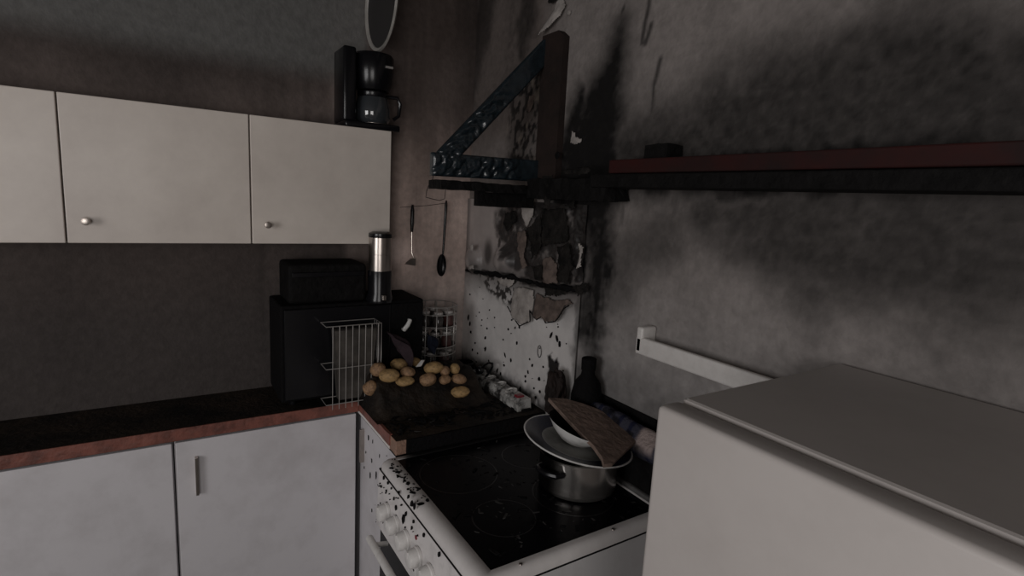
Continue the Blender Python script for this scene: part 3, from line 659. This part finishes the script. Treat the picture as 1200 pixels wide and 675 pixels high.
# round tray hanging on the left wall
tr = thing('round_tray', 'round dark tray with pale rim hung high above the coffee maker', 'tray', (WX+.05, .69, 2.1))
RT = Matrix.Rotation(math.radians(-90), 3, 'Z') @ Matrix.Rotation(math.radians(90), 3, 'Y')
tc_ = on_x(450, 3, WX+.165)
lathe('dish', [(0, 0), (.125, 0), (.143, .006), (.143, .009), (.125, .004), (0, .004)], tc_, 'tray', tr, 56, RT)
bm = bmesh.new(); bmlathe(bm, [(.140, .006), (.146, .003), (.154, .009), (.152, .016), (.142, .012), (.140, .006)], tc_, 56, RT); bmo('rim', bm, 'tray_rim', tr, True)
tube('wall_hook', [(WX, tc_[1], tc_[2]+.16), (tc_[0], tc_[1], tc_[2]+.16), (tc_[0], tc_[1]-.01, tc_[2]+.148)], .003, 'dark_metal', tr, 6)

# ------------------------------------------------------------------ utensils on the left wall
h0 = on_x(483.5, 240, WX+.012); h1 = on_x(482.5, 272, WX+.014); h2 = on_x(482.5, 296, WX+.016)
sp_ = thing('spatula', 'steel spatula with black handle hanging on the brown wall', 'spatula', tuple(h2))
tube('handle', [h0, h0*.8+h1*.2, h0*.3+h1*.7, h1], [.004, .0075, .0078, .005], 'black', sp_, 10)
nk = [h1, h2, on_x(485, 303, WX+.022), on_x(486.5, 308, WX+.03)]
tube('neck', nk, .0022, 'steel', sp_, 8)
b0, b1, b2, b3 = on_x(474, 309.5, WX+.03), on_x(486.5, 311.5, WX+.035), on_x(487, 303, WX+.028), on_x(481, 303, WX+.026)
prism('blade', [b0, b1, b2, b3], (.0015, 0, 0), 'steel', sp_)
s0 = on_x(523, 235, WX+.014); s1 = on_x(520, 285, WX+.014); s2 = on_x(519, 298, WX+.014)
so = thing('serving_spoon', 'long black plastic serving spoon hanging next to the spatula', 'spoon', tuple(s2))
tube('handle', [s0, s0*.9+s1*.1, s0*.5+s1*.5, s1, s2], [.003, .006, .0055, .0045, .004], 'black', so, 10)
bc_ = on_x(517.5, 312, WX+.016); bm = bmesh.new(); rr = []
for j in range(9):
    ph = j/8*math.pi/2; row = []
    for k in range(20):
        a = 2*math.pi*k/20; rad = math.cos(ph); row.append(bm.verts.new(Vector(bc_)+Vector((-.014*math.sin(ph), .021*rad*math.cos(a), .050*rad*math.sin(a)*(1 if math.sin(a) > 0 else .85)))))
    rr.append(row)
for a, b in zip(rr, rr[1:]):
    for k in range(20):
        try: bm.faces.new((a[k], a[(k+1) % 20], b[(k+1) % 20], b[k]))
        except ValueError: pass
bmesh.ops.remove_doubles(bm, verts=bm.verts, dist=1e-5)
o = bmo('bowl', bm, 'black', so, True); md = o.modifiers.new('shell', 'SOLIDIFY'); md.thickness = .002
tag(tube('utensil_string', [on_x(469, 243, WX+.003), on_x(483, 242, WX+.006), on_x(500, 241, WX+.003), on_x(522, 238, WX+.006)], .0009, 'dark_metal', None, 5), 'thin dark string across the brown wall holding the utensils', 'string')

# ------------------------------------------------------------------ black microwave stack in the corner
MH = .335; MX = -1.795
mw = thing('microwave', 'soot black microwave oven against the left wall under the cupboard', 'microwave', (-1.9, .6, CT))
bm = bmesh.new(); bbox(bm, (-2.02, .30, CT+.012), (MX-.014, .79, CT+MH), .006); bmo('housing', bm, 'matt_black', mw)
box('door', (MX-.013, .31, CT+.022), (MX, .66, CT+MH-.01), 'black', mw, .003); box('control_strip', (MX-.013, .663, CT+.022), (MX-.003, .785, CT+MH-.01), 'matt_black', mw, .003)
q0 = on_x(473, 386, MX+.004); q1 = on_x(480, 375, MX+.004)
tube('handle', [q0-np.array([.008, 0, 0]), q0+np.array([.004, 0, 0]), q0*.5+q1*.5+np.array([.010, 0, .0]), q1+np.array([.004, 0, 0]), q1-np.array([.008, 0, 0])], [.006, .008, .008, .007, .005], 'ceramic', mw, 8)
for y in (.34, .75):
    for x in (-2.0, -1.83): lathe('foot', [(0, 0), (.012, 0), (.012, .013), (0, .013)], (x, y, CT), 'black', mw, 10)
# coffee grinder on top of it
gz = CT+MH; gx_ = -1.812; gy_ = float(on_x(445.5, 300, gx_)[1])
gr = thing('coffee_grinder', 'steel cylinder with black lid on black base, standing on the microwave', 'canister', (gx_, gy_, gz))
T1 = float(on_x(446, 318, gx_+.03)[2]); T2 = float(on_x(446, 279, gx_+.03)[2]); gR = .0385
lathe('base', [(0, 0), (.046, 0), (.047, .01), (.040, .03), (.041, T1-gz), (0, T1-gz)], (gx_, gy_, gz), 'black', gr, 32)
mid = (T1+T2)/2-gz
lathe('cylinder', [(0, T1-gz), (gR, T1-gz), (gR, mid-.0012), (gR-.001, mid-.0008), (gR-.001, mid+.0008), (gR, mid+.0012), (gR, T2-gz), (0, T2-gz)], (gx_, gy_, gz), 'steel', gr, 48)
lathe('lid', [(gR+.001, T2-gz), (gR+.002, T2-gz+.003), (gR+.001, T2-gz+.014), (gR-.012, T2-gz+.020), (0, T2-gz+.021)], (gx_, gy_, gz), 'black', gr, 32)
box('spout', (gx_+.038, gy_-.008, gz+.012), (gx_+.056, gy_+.004, gz+.03), 'steel', gr, .002)
# dark box left of the grinder
tb = thing('bread_bin', 'dark box on the microwave left of the steel canister', 'box', (-1.9, .45, gz))
box('case', (-2.0, .33, gz), (-1.83, .585, gz+.13), 'char', tb, .012, 3); box('lid_lip', (-1.829, .34, gz+.09), (-1.82, .575, gz+.105), 'black', tb, .002)

# wire basket with plastic tub in front of the microwave
wbk = thing('wire_basket', 'chrome wire basket at the left edge beside the potatoes', 'basket', (-1.70, .57, CT))
bxa, bxb, bya, byb, bh = -1.785, -1.715, .42, .600, .28
for z in (CT+.02, CT+bh*.5, CT+bh): tube('rim_wire', [(bxa, bya, z), (bxb, bya, z), (bxb, byb, z), (bxa, byb, z), (bxa, bya, z)], .0016, 'chrome', wbk, 6)
for y in np.linspace(bya+.02, byb-.012, 8): tube('upright_wire', [(bxb, y, CT+.002), (bxb+.002, y, CT+bh*.5), (bxb+.004, y, CT+bh)], .0013, 'chrome', wbk, 5)
for x in np.linspace(bxa, bxb, 4): tube('upright_wire', [(x, byb, CT+.002), (x, byb, CT+bh)], .0013, 'chrome', wbk, 5)
tub = thing('plastic_tub', 'smoky grey plastic tub inside the wire basket', 'tub', (-1.73, .5, CT))
bm = bmesh.new(); A = [(bxa+.012, .45), (bxb-.012, .45), (bxb-.012, .59), (bxa+.012, .59)]
lo = [bm.verts.new((x*.7-1.75*.3+2*(-1.75)*0 if False else -1.75+(x+1.7325)*.75, .525+(y-.525)*.75, CT+.02)) for x, y in A]; hi = [bm.verts.new((x, y, CT+.265)) for x, y in A]
bm.faces.new(lo)
for k in range(4): bm.faces.new((lo[k], lo[(k+1) % 4], hi[(k+1) % 4], hi[k]))
o = bmo('shell', bm, mat('smoky plastic', (.10, .09, .08), .35, grime=.6, gscale=18), tub); md = o.modifiers.new('shell', 'SOLIDIFY'); md.thickness = .003
box('rim', (bxa+.008, .446, CT+.262), (bxb-.008, .594, CT+.265), 'glass', tub)

# cloths
def cloth(name, P0, P1, wid, m, label, hgt=.05, seed=0):
    """crumpled strip of cloth from P0 (high) to P1 (low)"""
    P0, P1 = np.array(P0), np.array(P1); e = P1-P0; n = np.cross(e/np.linalg.norm(e), [0, 0, 1]); n /= np.linalg.norm(n)
    up = np.cross(n, e/np.linalg.norm(e))
    def f(u, v):
        b = hgt*np.sin(np.pi*u)**.7+.5*hgt*(fbm(u*4, v*5, seed)-.4)+.02*np.sin(v*9+u*3+seed)*np.sin(np.pi*u)
        return P0+u[..., None]*e+(v-.5)[..., None]*wid*(1+.2*np.sin(u*5+seed))[..., None]*n+b[..., None]*up
    o = gridmesh(name, np.linspace(0, 1, 26), np.linspace(0, 1, 18), f, m); md = o.modifiers.new('thick', 'SOLIDIFY'); md.thickness = .004
    return o
c0 = on_x(437, 398, -1.74); c1 = on_z(457, 431, CT+.02)
tag(cloth('dish_cloth', (-1.735, .632, CT+.235), (-1.725, .70, CT+.115), .06, 'cloth', None, .02, 3), 'dark burgundy cloth slumped behind the potatoes at left', 'cloth')
tag(cloth('blue_rag', (-1.782, .800, CT+.20), (-1.782, .815, CT+.135), .035, 'blue_cloth', None, .012, 8), 'small blue rag beside the wire spice rack', 'rag')
# ------------------------------------------------------------------ spice carousel
SCX, SCY = -1.905, .885
sr = thing('spice_carousel', 'chrome wire spice carousel standing in the corner', 'spice rack', (SCX, SCY, CT))
H = .292; RR = .080
lathe('base', [(0, 0), (.07, 0), (.072, .008), (.06, .014), (0, .016)], (SCX, SCY, CT), 'dark_metal', sr, 28)
tube('pole', [(SCX, SCY, CT+.01), (SCX, SCY, CT+H+.01)], .004, 'chrome', sr, 8)
for z in (.055, .105, .135, .185, .215, .262, H):
    tube('ring', [(SCX+RR*math.cos(a), SCY+RR*math.sin(a), CT+z) for a in np.linspace(0, 2*math.pi, 33)], .0021, 'chrome', sr, 6)
for k in range(12):
    a = math.radians(k*30+8); x, y = SCX+RR*math.cos(a), SCY+RR*math.sin(a)
    tube('upright', [(x, y, CT+.05), (x, y, CT+H)], .0021, 'chrome', sr, 6)
for z in (.055, .135, .215):
    bm = bmesh.new(); bmlathe(bm, [(.012, 0), (RR-.002, 0), (RR-.002, .002), (.012, .002), (.012, 0)], (SCX, SCY, CT+z-.004), 28); bmo('tier', bm, 'dark_metal', sr)
jm = bpy.data.meshes.new('spice_jar'); bm = bmesh.new(); bmlathe(bm, [(0, 0), (.019, 0), (.020, .003), (.020, .034), (.015, .041), (.015, .044), (0, .044)], (0, 0, 0), 16); bm.to_mesh(jm); bm.free()
jl = bpy.data.meshes.new('lid'); bm = bmesh.new(); bmlathe(bm, [(0, .0445), (.0175, .0445), (.0175, .056), (.016, .0575), (0, .0575)], (0, 0, 0), 16); bm.to_mesh(jl); bm.free()
for me in (jm, jl): me.polygons.foreach_set('use_smooth', [True]*len(me.polygons))
jm.materials.append(MT['glass']); jl.materials.append(MT['lid'])
jm2 = jm.copy(); jm2.materials.clear(); jm2.materials.append(MT['spice'])
for tier, z in enumerate((.055, .135, .215)):
    for k in range(6):
        a = math.radians(k*60+tier*13+20); j = bpy.data.objects.new('spice_jar', jm2 if k % 3 == 0 else jm); C.objects.link(j)
        j.location = (SCX+.052*math.cos(a), SCY+.052*math.sin(a), CT+z-.002)
        red = k % 3 == 0
        tag(j, ['small glass spice jar on the bottom', 'small glass spice jar on the middle', 'small glass spice jar on the top'][tier].replace('glass', 'red' if red else 'grey')+' tier of the wire carousel', 'jar', ('red' if red else 'grey')+' spice jars, '+['bottom', 'middle', 'top'][tier]+' tier')
        l = bpy.data.objects.new('lid', jl); C.objects.link(l); l.parent = j

# ------------------------------------------------------------------ potatoes
def potato_mesh(seed):
    bm = bmesh.new(); bmesh.ops.create_icosphere(bm, subdivisions=4, radius=1)
    for v in bm.verts:
        c = v.co.copy(); q = float(fbm(np.array(c.x*1.3+c.z+seed*3.1), np.array(c.y*1.3-c.z*.7), seed))-.5
        v.co = c*(1+.30*q); v.co.x *= 1+.06*math.sin(c.y*2+seed)
    for _ in range(7):
        d = Vector((random.uniform(-1, 1), random.uniform(-1, 1), random.uniform(-1, 1))).normalized()
        for v in bm.verts:
            t = v.co.normalized().dot(d)
            if t > .975: v.co *= 1-.05*(t-.975)/.025
    me = bpy.data.meshes.new('potato'); bm.to_mesh(me); bm.free(); me.polygons.foreach_set('use_smooth', [True]*len(me.polygons)); return me
PM = [potato_mesh(s) for s in range(5)]
PMP = []
for me in PM: me.materials.append(MT['potato']); c = me.copy(); c.materials.clear(); c.materials.append(MT['potato_pink']); PMP.append(c)
# px, py, half width px, half height px, picture tilt deg, pink?, label
PT = [(434, 455, 8.5, 8.5, 60, 1, 'round potato lying alone nearest the worktop front edge'),
 (456, 440, 11.5, 7.5, 10, 0, 'large yellow oval potato at left of the pile'),
 (443, 433, 9, 8, 40, 1, 'pinkish mottled potato at the far left by the burgundy cloth'),
 (468, 427, 10, 7, -12, 0, 'dusty brown potato at the back left of the pile'),
 (478, 436, 9, 6, -5, 1, 'reddish brown potato in the middle of the left cluster'),
 (474, 447, 11, 5.5, 8, 0, 'flat dark potato at the front of the left cluster'),
 (486, 424, 7.5, 5, -20, 0, 'small potato half hidden behind the white shard'),
 (508, 431, 11, 7, 25, 0, 'sooty brown potato at the back below the spice carousel'),
 (502, 444.5, 10, 7.5, 25, 1, 'reddish egg shaped potato in the middle front'),
 (521.5, 435, 6, 6, 0, 1, 'small sooty potato second row right of centre'),
 (521, 445, 7, 5.5, 0, 1, 'small orange brown potato between two larger front ones'),
 (533, 432, 5.5, 6, 0, 0, 'small dark potato near the black cup'),
 (538, 444, 8.5, 5.5, -8, 1, 'rounded potato close to the power strip end'),
 (540, 459, 11, 6.5, 8, 0, 'yellow oval potato lying in front on the right')]
def heap(x, y): return .10*float(sst(-1.55, -1.68, x)*sst(-1.80, -1.77, x)*sst(.53, .57, y)*sst(.97, .92, y))
hu, hv = np.linspace(-1.794, -1.54, 45), np.linspace(.53, 1.0, 75)
hp = gridmesh('burnt_rag_heap', hu, hv, lambda a, b: np.stack([a, b, CT+.003+.012*(fbm(a*30, b*30, 89)-.5)*sst(.53, .57, b)*sst(.98, .94, b)+.10*sst(-1.55, -1.68, a)*sst(-1.80, -1.77, a)*sst(.53, .57, b)*sst(.97, .92, b)*(.86+.22*fbm(a*40, b*40, 88))], -1), 'worktop')
tag(hp, 'low heap of charred rags under the potatoes', 'burnt rags')
for i, (px, py, a, b, tl, pk, lab) in enumerate(PT):
    z = CT+.135
    for _ in range(40):
        p = on_z(px, py, z); D = float(AX[2] @ (p-CAM)); ra, rb = a*D/FPX, b*D/FPX*1.02
        z = .8*z+.2*(CT+heap(p[0], p[1])+rb*.9+.002)
    o = bpy.data.objects.new('potato', (PMP if pk else PM)[i % 5]); C.objects.link(o)
    o.scale = (ra, (ra+rb)/2, rb); o.rotation_euler = (0, -math.radians(tl)*.6, YAW-math.radians(tl)*.5)
    o.location = p; tag(o, lab, 'potato', 'potatoes on the worktop')
s0 = on_z(487, 430, CT+.14); s1 = on_z(497, 422.5, CT+.155)
v0 = np.array(s0); v1 = np.array(s1)
tag(prism('ceramic_shard', [v0, v0*.5+v1*.5+np.array([0, .004, -.010]), v1, v0*.4+v1*.6+np.array([0, 0, .009])], (-.006, .006, 0), 'ceramic'), 'white pointed ceramic shard sticking up among the potatoes', 'shard')
# dark cup by the corner
tag(lathe('sooty_cup', [(0, 0), (.030, 0), (.036, .01), (.038, .055), (.035, .056), (.033, .012), (0, .008)], (-1.865, 1.0, CT), 'black', None, 28), 'small black cup in the corner behind the power strip', 'cup')

# ------------------------------------------------------------------ power strip with plug and cable
ps = thing('power_strip', 'white power strip under soot lying along the splashback', 'power strip', (-1.62, 1.02, CT))
PA, PB = -1.80, -1.445; Y0, Y1 = .985, 1.036; ZT = CT+.042
prism('housing', [(PA, Y0, CT+.001), (PA, Y0, CT+.026), (PA, Y0+.012, ZT), (PA, Y1, ZT), (PA, Y1+.004, CT+.001)], (PB-PA, 0, 0), 'strip', ps)
for i, x in enumerate(np.linspace(PA+.05, PB-.085, 4)):
    c = (x, 1.010, ZT-.0005)
    k = bmesh.new(); bmlathe(k, [(.0215, 0), (.0235, .003), (.0205, .003), (.0195, -.0005), (0, -.0005)], c, 24, Matrix.Rotation(math.radians(20), 3, 'X')); so_ = bmo('socket', k, 'strip', ps, True)
    for dx in (-.0095, .0095): lathe('contact_hole', [(.003, 0), (.003, .0006), (0, .0007)], (x+dx, 1.010, ZT+.0008), 'hole', so_, 8)
box('switch', (PB-.045, .996, ZT-.004), (PB-.02, 1.024, ZT+.006), 'red_lamp', ps, .003)
cp = thing('plug', 'black plug with looping cable in the power strip', 'plug', (-1.75, 1.0, ZT))
pq = (PA+.05, 1.008, ZT+.004)
lathe('plug_body', [(0, 0), (.015, 0), (.016, .010), (.011, .022), (.005, .027), (0, .027)], pq, 'black', cp, 20, Matrix.Rotation(math.radians(25), 3, 'X'))
cpx = [(558, 449), (563, 446), (569, 442), (574, 436), (577, 430), (577, 426), (573, 425), (568, 428), (563, 434), (560, 441)]
tube('cable', [tuple(on_y(x, y, 1.0+.03*i/9)) for i, (x, y) in enumerate(cpx)], .0045, 'black', cp, 7)

# ------------------------------------------------------------------ pot, plate, bowl and board on the hob
pcx, pcy = -1.045, .920
pot = thing('cooking_pot', 'shiny steel cooking pot on the rear right cooking zone', 'pot', (pcx, pcy, HOB))
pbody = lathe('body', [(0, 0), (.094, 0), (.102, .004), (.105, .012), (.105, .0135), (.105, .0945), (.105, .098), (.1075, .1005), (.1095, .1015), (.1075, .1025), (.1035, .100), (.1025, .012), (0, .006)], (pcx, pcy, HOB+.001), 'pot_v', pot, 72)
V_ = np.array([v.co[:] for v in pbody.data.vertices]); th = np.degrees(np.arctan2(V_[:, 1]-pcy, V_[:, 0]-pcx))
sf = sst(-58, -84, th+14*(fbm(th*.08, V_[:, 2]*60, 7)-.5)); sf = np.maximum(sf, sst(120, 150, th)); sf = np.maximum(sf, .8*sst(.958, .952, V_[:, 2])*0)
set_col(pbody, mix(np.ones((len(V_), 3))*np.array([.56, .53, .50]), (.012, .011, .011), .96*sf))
for an in (-80, 100):
    a = math.radians(an); R = Matrix.Rotation(a, 3, 'Z')
    pts = [Vector((.100, -.035, .072)), Vector((.125, -.030, .074)), Vector((.134, -.012, .075)), Vector((.134, .012, .075)), Vector((.125, .030, .074)), Vector((.100, .035, .072))]
    tube('handle', [Vector((pcx, pcy, HOB))+R @ p for p in pts], .008, 'black', pot, 8)
# plate tilted on the pot
vd = np.array([AX[2][0], AX[2][1], 0]); vd /= np.linalg.norm(vd)
TILT = Matrix.Rotation(math.radians(8), 3, Vector(tuple(-vd))) if False else Matrix.Rotation(math.radians(9.5), 3, Vector((vd[0], vd[1], 0)))
plc = np.array(on_z(675.5, 519, .985)); plc = (plc[0], plc[1], .978)
pl = thing('dinner_plate', 'white dinner plate with dark blue rim tilted on the pot', 'plate', plc)
lathe('well', [(0, 0), (.085, 0), (.092, .004), (.095, .008), (.088, .008), (.080, .004), (0, .004)], plc, 'plate_well', pl, 56, TILT)
lathe('rim', [(.093, .005), (.142, .0165), (.1425, .0175), (.1415, .0195), (.094, .0085)], plc, 'blue_rim', pl, 64, TILT)
bm = bmesh.new(); bmlathe(bm, [(.1405, .0160), (.1435, .0165), (.1450, .0185), (.1430, .0205), (.1405, .0198), (.1405, .0160)], plc, 64, TILT); bmo('rim_edge', bm, 'ceramic', pl, True)
bwc = np.array(plc)+np.array(TILT @ Vector((-.020, .004, .006)))
bl = thing('bowl', 'white bowl with burnt black inside on the blue rimmed plate', 'bowl', tuple(bwc))
BT = TILT @ Matrix.Rotation(math.radians(8), 3, Vector((vd[0], vd[1], 0)))
lathe('outside', [(0, .0), (.040, .0), (.045, .004), (.066, .020), (.083, .040), (.0845, .042)], tuple(bwc), 'ceramic', bl, 56, BT)
lathe('inside', [(.0845, .042), (.082, .042), (.064, .022), (.042, .007), (0, .006)], tuple(bwc), 'matt_black', bl, 56, BT)
# burnt board lying across the bowl
A_ = np.array(on_z(707, 543, 1.005)); B_ = np.array(on_z(644, 467, 1.065)); D_ = np.array(on_z(744, 517, 1.005))
nn = np.cross(B_-A_, D_-A_); nn /= np.linalg.norm(nn); nn = nn if nn[2] > 0 else -nn
def on_plane(x, y): d = ray(x, y); t = ((A_-CAM) @ nn)/(d @ nn); return CAM+d*t
bp_ = [(643, 466), (662, 467), (681, 472), (700, 479), (715, 486), (730, 491), (737, 503), (745, 517), (726, 535), (718, 543), (708, 544), (706, 536), (696, 522), (683, 509), (664, 489)]
bo = prism('scorched_board', [on_plane(x, y) for x, y in bp_], tuple(-nn*.010), 'board')
tag(bo, 'scorched brown board lying across the bowl and plate', 'board')

# ------------------------------------------------------------------ behind the pot: bottle, tray, towel, burnt lump
bt = thing('bottle', 'soot black squat bottle with round shoulders against the wall', 'bottle', (-1.205, 1.035, .868))
bcx = float(on_y(690, 450, 1.035)[0]); zt_ = float(on_y(690, 418, 1.035)[2]); b0 = .867
lathe('body', [(0, 0), (.040, 0), (.046, .004), (.046, zt_-b0-.115), (.038, zt_-b0-.075), (.021, zt_-b0-.052), (.018, zt_-b0-.035), (0, zt_-b0-.035)], (bcx, 1.029, b0), 'matt_black', bt, 32)
lathe('cap', [(0, zt_-b0-.036), (.021, zt_-b0-.036), (.022, zt_-b0-.003), (.019, zt_-b0), (0, zt_-b0)], (bcx, 1.029, b0), 'matt_black', bt, 24)
tag(prism('baking_tray', [(-1.155, 1.066, .868), (-.79, 1.066, .868), (-.79, 1.072, 1.05), (-1.155, 1.072, 1.05)], (0, .005, 0), 'char'), 'dark charred tray leaning on the wall behind the towel', 'tray')
tag(box('tin_box', (-.995, 1.030, .8665), (-.80, 1.063, .962), 'char', None, .004), 'long dark tin box standing behind the pot under the towel', 'box')
def towel():
    A0, B0 = np.array([-1.155, 1.034, .998]), np.array([-.80, 1.034, .998])
    def f(u, v):
        a = v*2*np.pi; r = .034*(1+.25*(fbm(u*9, np.cos(a)*2+3, 5)-.5)+.12*np.sin(a*3+u*6)); r = r*(1-.25*sst(.08, 0, u))
        c = A0+(B0-A0)*u[..., None]
        return c+np.stack([0*u+.012*(fbm(a, u*4, 9)-.5), np.cos(a)*r*.85, np.sin(a)*r*1.1+.008*np.sin(u*7)], -1)
    U, V = np.linspace(0, 1, 90), np.linspace(0, 1, 41)
    o = gridmesh('striped_towel', U, V, f, 'towel'); u, v = np.meshgrid(U, V)
    col = np.ones(u.shape+(3,))*np.array([.055, .055, .075])
    st_ = (np.sin(u*60) > .55)*1.0; col = mix(col, (.02, .022, .045), st_)
    col = mix(col, (.42, .34, .32), sst(.62, .66, u)*sst(.83, .80, u)*sst(.05, .12, v)*sst(.55, .45, v))
    col = mix(col, (.36, .35, .40), sst(.83, .86, u)*(.35+.65*(np.sin(u*150) > .0)))
    col = mix(col, (.03, .03, .035), sst(.86, .88, u)*(np.sin(v*60) > .7)*.6)
    col = mix(col, (.012, .011, .012), .85*sst(.48, .6, fbm(u*14, v*10, 3))*sst(.85, .6, u))
    set_col(o, col.reshape(-1, 3)); md = o.modifiers.new('thick', 'SOLIDIFY'); md.thickness = .003
    return tag(o, 'rolled dark blue striped towel behind the pot along the wall', 'towel')
towel()
def lump(name, c, s, m, label, cat, seed):
    bm = bmesh.new(); bmesh.ops.create_icosphere(bm, subdivisions=4, radius=1)
    for v in bm.verts:
        q = v.co.copy(); k = float(fbm(np.array(q.x*3+q.z*2+seed), np.array(q.y*3-q.z*2), seed))-.5
        v.co = Vector((q.x*s[0], q.y*s[1], q.z*s[2]))*(1+.9*k)
    o = bmo(name, bm, m); o.location = c; return tag(o, label, cat)
lump('burnt_paper', tuple(on_y(650, 463, 1.02)), (.035, .035, .075), 'scorched', 'burnt crumpled brown paper left of the black bottle', 'burnt paper', 4)

# ------------------------------------------------------------------ towel rail, fridge
rl = thing('towel_rail', 'white plastic towel rail on the sooty wall above the fridge side', 'towel rail', (-.9, WY, 1.24))
ry = 1.035; r0 = on_y(747, 402, ry); ztop = r0[2]+.020; zbot = r0[2]-.026
box('bar', (r0[0], ry-.008, zbot), (-.52, ry+.008, ztop), 'rail', rl, .005, 3, True)
for x in (r0[0], -.542):
    box('end_bracket', (x, ry-.008, zbot+.004), (x+.022, WY, ztop+.026), 'rail', rl, .006, 3, True)
fr = thing('fridge', 'white fridge standing right of the stove at the picture edge', 'fridge', (-.2, .85, 0))
FX = -.5; fy = float(on_x(757, 600, FX)[1]); fz = 1.33
box('body', (FX+.002, fy+.05, .03), (.08, 1.07, fz), 'fridge', fr, .006)
d = box('door', (FX, fy, .06), (.082, fy+.045, fz-.003), 'fridge', fr, .008, 3, True)
box('handle', (.03, fy-.03, .85), (.05, fy, 1.15), 'rail', d, .006)
for x in (FX+.05, .03):
    for y in (fy+.1, 1.02): lathe('foot', [(0, 0), (.02, 0), (.02, .031), (0, .031)], (x, y, 0), 'black', fr, 12)
